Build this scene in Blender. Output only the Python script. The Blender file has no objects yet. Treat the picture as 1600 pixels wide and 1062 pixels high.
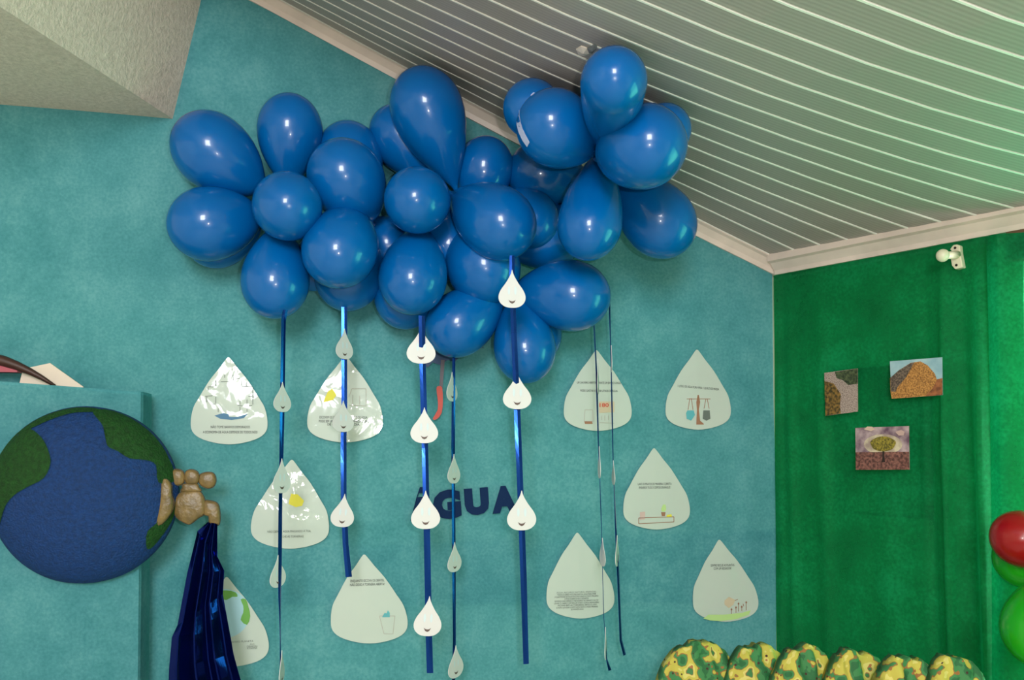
import bpy, bmesh, math, random
from mathutils import Vector, Matrix, noise

random.seed(7)
scene = bpy.context.scene
COL = scene.collection

# ------------------------------------------------------------------ camera
F, X0, HORIZON = 1400.0, 800.0, 690.0            # focal length and horizon, in pixels of a 1600x1062 frame
PITCH = math.radians(1.5)
Y0 = HORIZON - F * math.tan(PITCH)
EYE = Vector((0, 0, 1.6))
cam_data = bpy.data.cameras.new('camera')
cam_data.sensor_width = 36.0
cam_data.lens = 36.0 * F / 1600.0
cam_data.shift_y = (Y0 - 531.0) / 1600.0
cam_data.clip_start = 0.02
cam = bpy.data.objects.new('camera', cam_data)
cam.location = EYE
cam.rotation_euler = (math.pi / 2 + PITCH, 0, 0)
COL.objects.link(cam)
scene.camera = cam

# ------------------------------------------------------------------ light
world = bpy.data.worlds.new('sky')
scene.world = world
world.use_nodes = True
world.node_tree.nodes['Background'].inputs[0].default_value = (0.75, 0.88, 1.0, 1)
world.node_tree.nodes['Background'].inputs[1].default_value = 1.2
scene.view_settings.view_transform = 'Standard'
scene.view_settings.look = 'None'
scene.view_settings.gamma = 1.0
scene.view_settings.use_curve_mapping = False
scene.view_settings.exposure = 0.25


def lamp(name, kind, loc, power, color, **kw):
    d = bpy.data.lights.new(name, kind)
    d.energy = power
    d.color = color
    for k, v in kw.items():
        setattr(d, k, v)
    o = bpy.data.objects.new(name, d)
    o.location = loc
    COL.objects.link(o)
    return o


# the camera's own flash, a little right of and above the lens
flash = lamp('camera_flash_offscreen', 'POINT', (0.10, 0.02, 1.655), 30.0, (1.0, 0.97, 0.93), shadow_soft_size=0.012)
# daylight through the tall opening high in the rear wall, the pale quadrilateral mirrored in every balloon
rw = lamp('window_rear_offscreen', 'AREA', (-0.2, -2.66, 2.68), 112.0, (0.97, 0.98, 1.0), shape='RECTANGLE', size=0.95, size_y=1.2)
rw.rotation_euler = (math.pi / 2, 0, 0)

# ------------------------------------------------------------------ frames: back wall and right wall
TH = math.radians(10.0)
AL = math.radians(35.5)


def ray(u, v):
    x = (u - X0) / F
    y = (Y0 - v) / F
    return Vector((x, math.cos(PITCH) - y * math.sin(PITCH), math.sin(PITCH) + y * math.cos(PITCH)))


_d = ray(1210, 700)
P0 = EYE + _d * (2.5 / _d.y)
P0.z = 0.0
MW = Matrix.Translation(P0) @ Matrix.Rotation(TH, 4, 'Z')                    # x along wall, -y out of it, z up
MR = Matrix.Translation(P0) @ Matrix.Rotation(-(math.pi / 2 - AL), 4, 'Z')
MWi, MRi = MW.inverted(), MR.inverted()


def local(u, v, s, Mi):
    """point on the plane s metres in front of a wall, in that wall's frame"""
    o = Mi @ EYE
    d = (Mi.to_3x3() @ ray(u, v))
    t = (-s - o.y) / d.y
    return o + d * t


def wl(u, v, s):
    return local(u, v, s, MWi)


def rl(u, v, s):
    return local(u, v, s, MRi)


def pxm(u, v, s, Mi=None):
    """metres per pixel there"""
    Mi = Mi or MWi
    p = (Mi.inverted() @ local(u, v, s, Mi)) - EYE
    return p.y / F


RE = 0.477


def ceil_z(r, s):
    """underside of the sagging sloped ceiling"""
    sc = min(max(s, 0.0), 1.4)
    w = RE * s - r
    wc = min(w, 1.5)

    def f(w):
        return 2.098 + w * (0.4411 - 0.4806 * sc + 0.1113 * sc * sc) + w * w * (0.01866 + 0.09406 * sc)
    return f(wc) + 0.42 * max(0.0, w - 1.5)


# ------------------------------------------------------------------ helpers: materials
def lin(c):
    out = []
    for x in c:
        x /= 255.0
        out.append(x / 12.92 if x <= 0.04045 else ((x + 0.055) / 1.055) ** 2.4)
    return tuple(out) + (1.0,)


def new_mat(name):
    m = bpy.data.materials.new(name)
    m.use_nodes = True
    nt = m.node_tree
    b = nt.nodes['Principled BSDF']
    return m, nt, b


def N(nt, kind, **kw):
    n = nt.nodes.new(kind)
    for k, v in kw.items():
        if k.startswith('in_'):
            n.inputs[k[3:].replace('_', ' ')].default_value = v
        else:
            setattr(n, k, v)
    return n


def coords(nt):
    return nt.nodes.new('ShaderNodeTexCoord').outputs['Object']


def ramp(nt, stops, interp='LINEAR'):
    r = nt.nodes.new('ShaderNodeValToRGB')
    r.color_ramp.interpolation = interp
    el = r.color_ramp.elements
    while len(el) > 1:
        el.remove(el[0])
    el[0].position, el[0].color = stops[0]
    for p, c in stops[1:]:
        e = el.new(p)
        e.color = c
    return r


def plain(name, rgb, rough=0.5, metal=0.0, coat=0.0, bump=0.0, bscale=40.0, spec=0.5, vary=0.0, vscale=12.0):
    m, nt, b = new_mat(name)
    b.inputs['Base Color'].default_value = lin(rgb)
    b.inputs['Roughness'].default_value = rough
    b.inputs['Metallic'].default_value = metal
    b.inputs['Coat Weight'].default_value = coat
    b.inputs['Coat Roughness'].default_value = 0.06
    b.inputs['Specular IOR Level'].default_value = spec
    if vary:
        n = N(nt, 'ShaderNodeTexNoise', in_Scale=vscale, in_Detail=4.0)
        nt.links.new(coords(nt), n.inputs['Vector'])
        lo = tuple(max(0, c * (1 - vary)) for c in rgb)
        hi = tuple(min(255, c * (1 + vary)) for c in rgb)
        r = ramp(nt, [(0.3, lin(lo)), (0.7, lin(hi))])
        nt.links.new(n.outputs['Fac'], r.inputs[0])
        nt.links.new(r.outputs[0], b.inputs['Base Color'])
    if bump:
        n = N(nt, 'ShaderNodeTexNoise', in_Scale=bscale, in_Detail=3.0)
        nt.links.new(coords(nt), n.inputs['Vector'])
        bp = N(nt, 'ShaderNodeBump', in_Strength=bump, in_Distance=0.01)
        nt.links.new(n.outputs['Fac'], bp.inputs['Height'])
        nt.links.new(bp.outputs[0], b.inputs['Normal'])
    return m


def nonwoven(name, dark, mid, light, transluc=0.0, bump=0.25, thin=0.0, tint=None):
    """spun nonwoven craft fabric: cloudy fibres"""
    m, nt, b = new_mat(name)
    co = coords(nt)
    n1 = N(nt, 'ShaderNodeTexNoise', in_Scale=7.0, in_Detail=6.0, in_Roughness=0.65)
    n2 = N(nt, 'ShaderNodeTexNoise', in_Scale=140.0, in_Detail=2.0)
    nt.links.new(co, n1.inputs['Vector'])
    nt.links.new(co, n2.inputs['Vector'])
    mx = N(nt, 'ShaderNodeMix', data_type='FLOAT')
    mx.inputs[0].default_value = 0.32
    nt.links.new(n1.outputs['Fac'], mx.inputs[2])
    nt.links.new(n2.outputs['Fac'], mx.inputs[3])
    r = ramp(nt, [(0.32, lin(dark)), (0.5, lin(mid)), (0.68, lin(light))])
    nt.links.new(mx.outputs[0], r.inputs[0])
    nt.links.new(r.outputs[0], b.inputs['Base Color'])
    b.inputs['Roughness'].default_value = 0.75
    b.inputs['Specular IOR Level'].default_value = 0.2
    bp = N(nt, 'ShaderNodeBump', in_Strength=bump, in_Distance=0.004)
    nt.links.new(n2.outputs['Fac'], bp.inputs['Height'])
    nt.links.new(bp.outputs[0], b.inputs['Normal'])
    surf = b.outputs[0]
    for share, kind, col in ((transluc, 'ShaderNodeBsdfTranslucent', None), (thin, 'ShaderNodeBsdfTransparent', tint)):
        if share:
            t = nt.nodes.new(kind)
            if col:
                t.inputs['Color'].default_value = col
            else:
                nt.links.new(r.outputs[0], t.inputs['Color'])
            ms = nt.nodes.new('ShaderNodeMixShader')
            ms.inputs[0].default_value = share
            nt.links.new(surf, ms.inputs[1])
            nt.links.new(t.outputs[0], ms.inputs[2])
            surf = ms.outputs[0]
    nt.links.new(surf, nt.nodes['Material Output'].inputs['Surface'])
    return m


def balloon_mat(name, rgb):
    m, nt, b = new_mat(name)
    b.inputs['Base Color'].default_value = lin(rgb)
    b.inputs['Roughness'].default_value = 0.26
    b.inputs['Specular IOR Level'].default_value = 0.28
    b.inputs['Coat Weight'].default_value = 0.35
    b.inputs['Coat Roughness'].default_value = 0.05
    b.inputs['Subsurface Weight'].default_value = 0.0
    return m


M = {}
M['teal'] = nonwoven('teal_fabric', (60, 134, 144), (84, 154, 162), (110, 174, 180), thin=0.3, tint=(0.42, 0.80, 0.80, 1))
M['green'] = nonwoven('green_fabric', (0, 90, 50), (0, 114, 64), (10, 142, 88), transluc=0.25, thin=0.3, tint=(0.14, 0.80, 0.42, 1))
M['plaster'] = plain('wall_plaster', (222, 214, 196), 0.9, bump=0.2, bscale=60)
M['floor'] = plain('floor_cement', (190, 184, 174), 0.6, vary=0.08)
M['trim'] = plain('trim_plastic', (222, 202, 190), 0.45, vary=0.06, vscale=9)
M['bead'] = plain('joint_strip_plastic', (244, 240, 230), 0.3)
M['balloon'] = balloon_mat('blue_latex', (0, 90, 160))
M['knot'] = plain('blue_latex_knot', (6, 72, 140), 0.4)
M['red_balloon'] = balloon_mat('red_latex', (140, 10, 14))
M['lime_balloon'] = balloon_mat('lime_latex', (30, 150, 22))
M['paper'] = plain('white_paper', (222, 224, 220), 0.55, bump=0.05)
M['black'] = plain('black_ink', (24, 26, 26), 0.6)
M['grey_ink'] = plain('grey_ink', (96, 104, 98), 0.6)
M['navy'] = plain('navy_paper', (14, 38, 76), 0.8, spec=0.15)
M['wood'] = plain('wood_brown', (92, 66, 44), 0.6, vary=0.2, vscale=20)
M['white_plastic'] = plain('cream_plastic', (226, 216, 188), 0.35)
M['screw'] = plain('screw_metal', (70, 60, 48), 0.4, metal=0.8)

# stippled concrete of the beam
m, nt, b = new_mat('stippled_plaster')
co = coords(nt)
n1 = N(nt, 'ShaderNodeTexNoise', in_Scale=90.0, in_Detail=5.0, in_Roughness=0.7)
nt.links.new(co, n1.inputs['Vector'])
r = ramp(nt, [(0.3, lin((200, 184, 168))), (0.7, lin((232, 216, 200)))])
nt.links.new(n1.outputs['Fac'], r.inputs[0])
nt.links.new(r.outputs[0], b.inputs['Base Color'])
b.inputs['Roughness'].default_value = 0.85
bp = N(nt, 'ShaderNodeBump', in_Strength=0.7, in_Distance=0.006)
nt.links.new(n1.outputs['Fac'], bp.inputs['Height'])
nt.links.new(bp.outputs[0], b.inputs['Normal'])
M['stipple'] = m

# ribbed plastic ceiling plank: fine ribs along the plank (local y runs across it)
m, nt, b = new_mat('ribbed_plank')
co = coords(nt)
wv = N(nt, 'ShaderNodeTexWave', bands_direction='Y', in_Scale=30.0, in_Distortion=0.0)
nt.links.new(co, wv.inputs['Vector'])
ns = N(nt, 'ShaderNodeTexNoise', in_Scale=30.0, in_Detail=3.0)
nt.links.new(co, ns.inputs['Vector'])
r = ramp(nt, [(0.0, lin((158, 148, 140))), (1.0, lin((170, 160, 152)))])
nt.links.new(wv.outputs['Fac'], r.inputs[0])
nt.links.new(r.outputs[0], b.inputs['Base Color'])
b.inputs['Roughness'].default_value = 0.42
bp = N(nt, 'ShaderNodeBump', in_Strength=0.12, in_Distance=0.001)
nt.links.new(wv.outputs['Fac'], bp.inputs['Height'])
nt.links.new(bp.outputs[0], b.inputs['Normal'])
M['plank'] = m


# laminated paper: white print under wrinkled glossy film
def laminate(name, rgb, strength=0.16):
    m, nt, b = new_mat(name)
    b.inputs['Base Color'].default_value = lin(rgb)
    b.inputs['Roughness'].default_value = 0.5
    b.inputs['Coat Weight'].default_value = 0.9
    b.inputs['Coat Roughness'].default_value = 0.07
    n = N(nt, 'ShaderNodeTexNoise', in_Scale=14.0, in_Detail=2.5, in_Distortion=0.6)
    nt.links.new(coords(nt), n.inputs['Vector'])
    bp = N(nt, 'ShaderNodeBump', in_Strength=strength, in_Distance=0.02)
    nt.links.new(n.outputs['Fac'], bp.inputs['Height'])
    nt.links.new(bp.outputs[0], b.inputs['Coat Normal'])
    return m


M['laminate'] = laminate('laminated_paper', (184, 194, 184), 0.16)
M['ribbon'] = plain('blue_metallic_ribbon', (12, 60, 140), 0.2, metal=0.8)
m, nt, b = new_mat('blue_foil')
b.inputs['Base Color'].default_value = lin((8, 28, 100))
b.inputs['Metallic'].default_value = 0.9
b.inputs['Roughness'].default_value = 0.09
M['foil'] = m


# ------------------------------------------------------------------ helpers: objects
def mesh_obj(name, verts, faces, mat, parent=None, mw=None, smooth=False, bevel=0.0):
    me = bpy.data.meshes.new(name)
    me.from_pydata([tuple(v) for v in verts], [], faces)
    me.update()
    return mesh_from(name, me, mat, parent, mw, smooth, bevel)


def mesh_from(name, me, mat, parent=None, mw=None, smooth=False, bevel=0.0):
    if mat is not None:
        me.materials.append(mat)
    if smooth:
        for p in me.polygons:
            p.use_smooth = True
    o = bpy.data.objects.new(name, me)
    COL.objects.link(o)
    if parent is not None:
        o.parent = parent
    if mw is not None:
        o.matrix_local = mw
    if bevel:
        bv = o.modifiers.new('bevel', 'BEVEL')
        bv.width = bevel
        bv.segments = 2
        bv.limit_method = 'ANGLE'
    return o


def tag(o, label=None, cat=None, group=None, kind=None):
    for k, v in (('label', label), ('category', cat), ('group', group), ('kind', kind)):
        if v:
            o[k] = v
    return o


def empty(name, mw):
    o = bpy.data.objects.new(name, None)
    o.empty_display_size = 0.05
    COL.objects.link(o)
    o.matrix_world = mw
    return o


def box_geo(x0, x1, y0, y1, z0, z1):
    v = [(x, y, z) for x in (x0, x1) for y in (y0, y1) for z in (z0, z1)]
    f = [(0, 1, 3, 2), (4, 6, 7, 5), (0, 4, 5, 1), (2, 3, 7, 6), (0, 2, 6, 4), (1, 5, 7, 3)]
    return v, f


def join(parts):
    V, Fc = [], []
    for v, f in parts:
        k = len(V)
        V += list(v)
        Fc += [tuple(i + k for i in q) for q in f]
    return V, Fc


def extrude_geo(pts, front, back, x0=0.0, z0=0.0):
    """outline [(x,z)] extruded between y=front (toward viewer) and y=back"""
    n = len(pts)
    V = [(x - x0, front, z - z0) for x, z in pts] + [(x - x0, back, z - z0) for x, z in pts]
    Fc = [tuple(range(n)), tuple(range(2 * n - 1, n - 1, -1))]
    Fc += [(i, i + n, (i + 1) % n + n, (i + 1) % n) for i in range(n)]
    return V, Fc


def smooth_closed(pts, k=4):
    out = []
    n = len(pts)
    for i in range(n):
        a, b_, c, d = (Vector(pts[(i + j) % n]) for j in (-1, 0, 1, 2))
        for j in range(k):
            t = j / k
            out.append(tuple(0.5 * ((2 * b_) + (c - a) * t + (2 * a - 5 * b_ + 4 * c - d) * t * t + (3 * b_ - a - 3 * c + d) * t ** 3)))
    return out


def fix_normals(o):
    bm = bmesh.new()
    bm.from_mesh(o.data)
    bmesh.ops.recalc_face_normals(bm, faces=bm.faces)
    bm.to_mesh(o.data)
    bm.free()
    return o


def sweep_tube(name, pts, rad, mat, parent=None, mw=None, seg=8, caps=True):
    V, Fc = [], []
    n = len(pts)
    for i, p in enumerate(pts):
        p = Vector(p)
        d = Vector(pts[min(i + 1, n - 1)]) - Vector(pts[max(i - 1, 0)])
        d.normalize()
        up = Vector((0, 0, 1)) if abs(d.z) < 0.9 else Vector((1, 0, 0))
        a = d.cross(up).normalized()
        b_ = d.cross(a).normalized()
        rr = rad[i] if isinstance(rad, (list, tuple)) else rad
        for j in range(seg):
            t = 2 * math.pi * j / seg
            V.append(p + a * rr * math.cos(t) + b_ * rr * math.sin(t))
    for i in range(n - 1):
        for j in range(seg):
            Fc.append((i * seg + j, i * seg + (j + 1) % seg, (i + 1) * seg + (j + 1) % seg, (i + 1) * seg + j))
    if caps:
        Fc.append(tuple(range(seg - 1, -1, -1)))
        Fc.append(tuple((n - 1) * seg + j for j in range(seg)))
    return mesh_obj(name, V, Fc, mat, parent, mw, smooth=True)


# ------------------------------------------------------------------ the setting
def struct(name, V, Fc, mat, mw=None, **k):
    o = mesh_obj(name, V, Fc, mat, None, mw, **k)
    o['kind'] = 'structure'
    return o


v, f = box_geo(-3.2, 3.6, -3.0, 3.2, -0.1, 0.0)
struct('floor', v, f, M['floor'])
v, f = box_geo(-2.75, 0.14, 0.02, 0.14, 0.0, 3.4)
struct('wall_back', v, f, M['plaster'], MW)
# right wall with a window opening from 0.62 m to 1.75 m along it
WX0, WX1, WZ0, WZ1 = 0.66, 1.85, 0.95, 2.0
PX0, PX1 = rl(1284, 640, 0).x, rl(1450, 640, 0).x          # recess behind the green cloth
PZ0, PZ1 = rl(1360, 806, 0).z, rl(1360, 572, 0).z
parts = [box_geo(0, PX0, 0.02, 0.14, 0, 2.35), box_geo(PX1, WX0, 0.02, 0.14, 0, 2.35), box_geo(PX0, PX1, 0.02, 0.14, 0, PZ0), box_geo(PX0, PX1, 0.02, 0.14, PZ1, 2.35), box_geo(PX0, PX1, 0.13, 0.14, PZ0, PZ1), box_geo(WX1, 4.3, 0.02, 0.14, 0, 2.35),
         box_geo(WX0, WX1, 0.02, 0.14, 0, WZ0), box_geo(WX0, WX1, 0.02, 0.14, WZ1, 2.35)]
v, f = join(parts)
struct('wall_right', v, f, plain('pale_green_paint', (200, 226, 206), 0.8), MR)
v, f = box_geo(-3.0, -2.9, -2.6, 2.2, 0, 3.9)
struct('wall_left', v, f, M['plaster'])
v, f = join([box_geo(-3.0, -0.7, -2.7, -2.6, 0, 3.9), box_geo(0.3, 3.5, -2.7, -2.6, 0, 3.9), box_geo(-0.7, 0.3, -2.7, -2.6, 0, 2.05), box_geo(-0.7, 0.3, -2.7, -2.6, 3.3, 3.9)])
struct('wall_rear', v, f, M['plaster'])
v, f = box_geo(3.2, 3.3, -2.6, -1.0, 0, 2.6)
struct('wall_side', v, f, M['plaster'])

# window behind the sheer curtain
wf = [box_geo(WX0, WX0 + 0.05, 0.05, 0.1, WZ0, WZ1), box_geo(WX1 - 0.05, WX1, 0.05, 0.1, WZ0, WZ1),
      box_geo(WX0, WX1, 0.05, 0.1, WZ0, WZ0 + 0.05), box_geo(WX0, WX1, 0.05, 0.1, WZ1 - 0.05, WZ1),
      box_geo((WX0 + WX1) / 2 - 0.02, (WX0 + WX1) / 2 + 0.02, 0.05, 0.1, WZ0, WZ1)]
v, f = join(wf)
win = struct('window_1', v, f, M['white_plastic'], MR)
wl_ = lamp('window_right_offscreen', 'AREA', (0, 0, 0), 80.0, (1.0, 1.0, 1.0), shape='RECTANGLE', size=1.1, size_y=0.95)
wl_.matrix_world = MR @ Matrix.Translation(((WX0 + WX1) / 2, 0.3, (WZ0 + WZ1) / 2)) @ Matrix.Rotation(-math.pi / 2, 4, 'X')

# ceiling: backing sheet and ribbed planks running down the slope, parallel to the back wall
PW, S0 = 0.0735, 0.038


def ceil_strip(s0, s1, r_left, dz0, dz1, seg=16, ext=0.0):
    """solid strip of ceiling between s0 and s1"""
    V, Fc = [], []
    for i in range(seg + 1):
        t = i / seg
        for s in (s0, s1):
            r1 = RE * s + ext
            r = r1 + (r_left - r1) * t
            z = ceil_z(min(r, RE * s), s)
            V.append((r, -s, z + dz0))
            V.append((r, -s, z + dz1))
    for i in range(seg):
        a = i * 4
        b_ = a + 4
        Fc += [(a, a + 2, b_ + 2, b_), (a + 1, b_ + 1, b_ + 3, a + 3), (a, b_, b_ + 1, a + 1), (a + 2, a + 3, b_ + 3, b_ + 2)]
    Fc += [(0, 1, 3, 2), (seg * 4, seg * 4 + 2, seg * 4 + 3, seg * 4 + 1)]
    return V, Fc


V, Fc = join([ceil_strip(0.0 + 0.2 * i, 0.2 + 0.2 * i, -3.0, 0.014, 0.03, 14, 0.12) for i in range(26)])
ceiling = struct('ceiling', V, Fc, M['plaster'], MW)
NPL = 27
for k in range(NPL):
    a = S0 + PW * (k - 1) if k else 0.0
    b_ = S0 + PW * k
    if k == 0:
        a, b_ = 0.002, S0
    V, Fc = ceil_strip(a + 0.001, b_ - 0.006, -2.7, 0.0, 0.010)
    p = fix_normals(mesh_obj('plank', V, Fc, M['plank'], ceiling))
    V, Fc = ceil_strip(b_ - 0.0058, b_ - 0.001, -2.7, -0.0015, 0.010)
    fix_normals(mesh_obj('joint_strip', V, Fc, M['bead'], p))


# mouldings under the ceiling: rake along the back wall, eave along the right wall
def moulding(name, path, mw, prof, mat):
    V, Fc = [], []
    m_ = len(prof)
    for (x, y, z) in path:
        for (s, dz) in prof:
            V.append((x, y - s, z + dz))
    for i in range(len(path) - 1):
        for j in range(m_):
            Fc.append((i * m_ + j, i * m_ + (j + 1) % m_, (i + 1) * m_ + (j + 1) % m_, (i + 1) * m_ + j))
    Fc += [tuple(range(m_)), tuple((len(path) - 1) * m_ + j for j in range(m_ - 1, -1, -1))]
    o = struct(name, V, Fc, mat, mw)
    return fix_normals(o)


prof = [(0.0, 0.012), (0.0, -0.040), (0.010, -0.040), (0.013, -0.026), (0.026, -0.010), (0.036, -0.006), (0.036, 0.012)]
path = [(0.0 + 0.012 - 2.7 * t / 14, 0.0, ceil_z(0.0 + 0.012 - 2.7 * t / 14, 0.02) + 0.004) for t in range(15)]
moulding('trim_1', path, MW, prof, M['trim'])
path = [(0.014 + 4.2 * t / 10, 0.0, 2.100) for t in range(11)]
moulding('trim_2', path, MR, [(0.0, 0.02), (0.0, -0.036), (0.012, -0.036), (0.014, -0.024), (0.03, -0.006), (0.042, -0.002), (0.042, 0.02)], M['trim'])
# dark timber above the window, under the eave
v, f = box_geo(0.64, 1.9, -0.012, 0.02, 2.0, 2.066)
struct('trim_3', v, f, M['wood'], MR)

# rough plaster beam coming out of the back wall
bx = [wl(272, 187, 0.0), wl(-260, 142, 0.0), wl(-330, -260, 0.0), wl(375, -260, 0.0)]
dirw = Vector((-0.176, -1.0, 0.0)).normalized()
dl = MWi.to_3x3() @ dirw
V = []
for t in (-0.01, 1.5):
    V += [p + dl * t for p in bx]
Fc = [(0, 1, 2, 3), (7, 6, 5, 4)] + [(i, i + 4, (i + 1) % 4 + 4, (i + 1) % 4) for i in range(4)]
bm_ = struct('trim_4', V, Fc, M['stipple'], MW)
fix_normals(bm_)
tag(bm_, 'rough beige plaster beam coming out of the teal wall')

# ------------------------------------------------------------------ cloth on the walls
RIDGES = [(wl(1025, 900, 0).x, 0.012, 0.002), (wl(1168, 900, 0).x, 0.014, 0.006), (wl(700, 900, 0).x, 0.05, 0.003), (wl(420, 900, 0).x, 0.06, 0.004)]


def cloth_s(r, z):
    s = 0.005 + 0.002 * math.sin(r * 9 + z * 2) + 0.0025 * noise.noise(Vector((r * 5, 0, z * 3.2)))
    for c, w, a in RIDGES:
        s += a * math.exp(-((r - c) / w) ** 2) * 0.7
    return max(0.0015, s)


def edge_r(z):
    return -0.004 + 0.012 * math.exp(-((z - 1.36) / 0.2) ** 2)


V, Fc = [], []
nx, nz = 120, 60
for i in range(nx + 1):
    for j in range(nz + 1):
        t = i / nx
        q = j / nz
        r0 = -2.6
        ztop_r = r0 + (-0.002 - r0) * t
        zt = ceil_z(ztop_r, 0.01) - 0.024 + 0.004 * noise.noise(Vector((ztop_r * 11, 3.1, 0)))
        z = 0.02 + (zt - 0.02) * q
        r = r0 + (edge_r(z) - r0) * t
        V.append((r, -cloth_s(r, z), z))
for i in range(nx):
    for j in range(nz):
        a = i * (nz + 1) + j
        Fc.append((a, a + nz + 1, a + nz + 2, a + 1))
back_cloth = mesh_obj('fabric_backdrop', V, Fc, M['teal'], None, MW, smooth=True)
tag(back_cloth, 'pale teal nonwoven fabric backdrop stretched over the wall behind the balloons', 'fabric')
# strip where two lengths of the cloth overlap
V, Fc = [], []
for i in range(nx + 1):
    u = -180 + (1222 + 180) * i / nx
    for j in range(7):
        q = j / 6
        vtop, vbot = 866 + (828 - 866) * (u - 250) / 962, 946 - 6 * (u - 250) / 962
        p = wl(u, vtop + (vbot - vtop) * q, 0.008)
        r, z = min(p.x, edge_r(p.z)), p.z
        V.append((r, -cloth_s(r, z) - 0.0012, z))
for i in range(nx):
    for j in range(6):
        a = i * 7 + j
        Fc.append((a + 1, a + 8, a + 7, a))
mesh_obj('overlap_strip', V, Fc, M['teal'], back_cloth, smooth=True)


def hang_cloth(name, x0, x1, z0, z1, sfun, mat, nx=90, nz=50, ztop=None):
    V, Fc = [], []
    for i in range(nx + 1):
        x = x0 + (x1 - x0) * i / nx
        zt = z1 + (ztop(x) if ztop else 0.0)
        for j in range(nz + 1):
            z = z0 + (zt - z0) * j / nz
            V.append((x, -sfun(x, z), z))
    for i in range(nx):
        for j in range(nz):
            a = i * (nz + 1) + j
            Fc.append((a, a + nz + 1, a + nz + 2, a + 1))
    return mesh_obj(name, V, Fc, mat, None, MR, smooth=True)


FR = [(rl(1483, 600, 0).x, 0.012, 0.016), (rl(1540, 600, 0).x, 0.016, 0.018), (rl(1455, 600, 0).x, 0.012, -0.006),
      (rl(1290, 600, 0).x, 0.02, 0.006), (rl(1385, 600, 0).x, 0.03, 0.004), (rl(1240, 600, 0).x, 0.015, 0.006), (rl(1512, 600, 0).x, 0.014, -0.008)]


def green_s(x, z):
    s = 0.012 + 0.003 * noise.noise(Vector((x * 9, 1.7, z * 4)))
    fade = min(1.0, max(0.15, (2.1 - z) / 0.5))
    for c, w, a in FR:
        s += 1.7 * a * math.exp(-((x - c - 0.02 * (1.7 - z)) / w) ** 2) * fade
    # hollow over the recess
    hx = min(1, max(0, (x - PX0) / 0.03)) * min(1, max(0, (PX1 - x) / 0.03))
    hz = min(1, max(0, (z - PZ0) / 0.03)) * min(1, max(0, (PZ1 - z) / 0.03))
    s -= 0.012 * hx * hz
    return max(0.003, s)


XE = rl(1566, 600, 0).x
gc = hang_cloth('green_fabric_backdrop', 0.012, XE, 0.02, 2.062, green_s, M['green'])
tag(gc, 'deep green nonwoven fabric hung in soft folds on the wall with three photos', 'fabric')


def curtain_s(x, z):
    return 0.035 + 0.014 * math.sin((x + 0.01 * math.sin(z * 3)) * 62) + 0.006 * math.sin(x * 23 + 1) + 0.003 * noise.noise(Vector((x * 6, 0.3, z * 2)))


ct = hang_cloth('green_curtain', XE - 0.012, 1.95, 0.1, 2.055, curtain_s, M['green'], 120, 20)
tag(ct, 'bright sheer green curtain glowing with daylight from the window', 'curtain')

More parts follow.
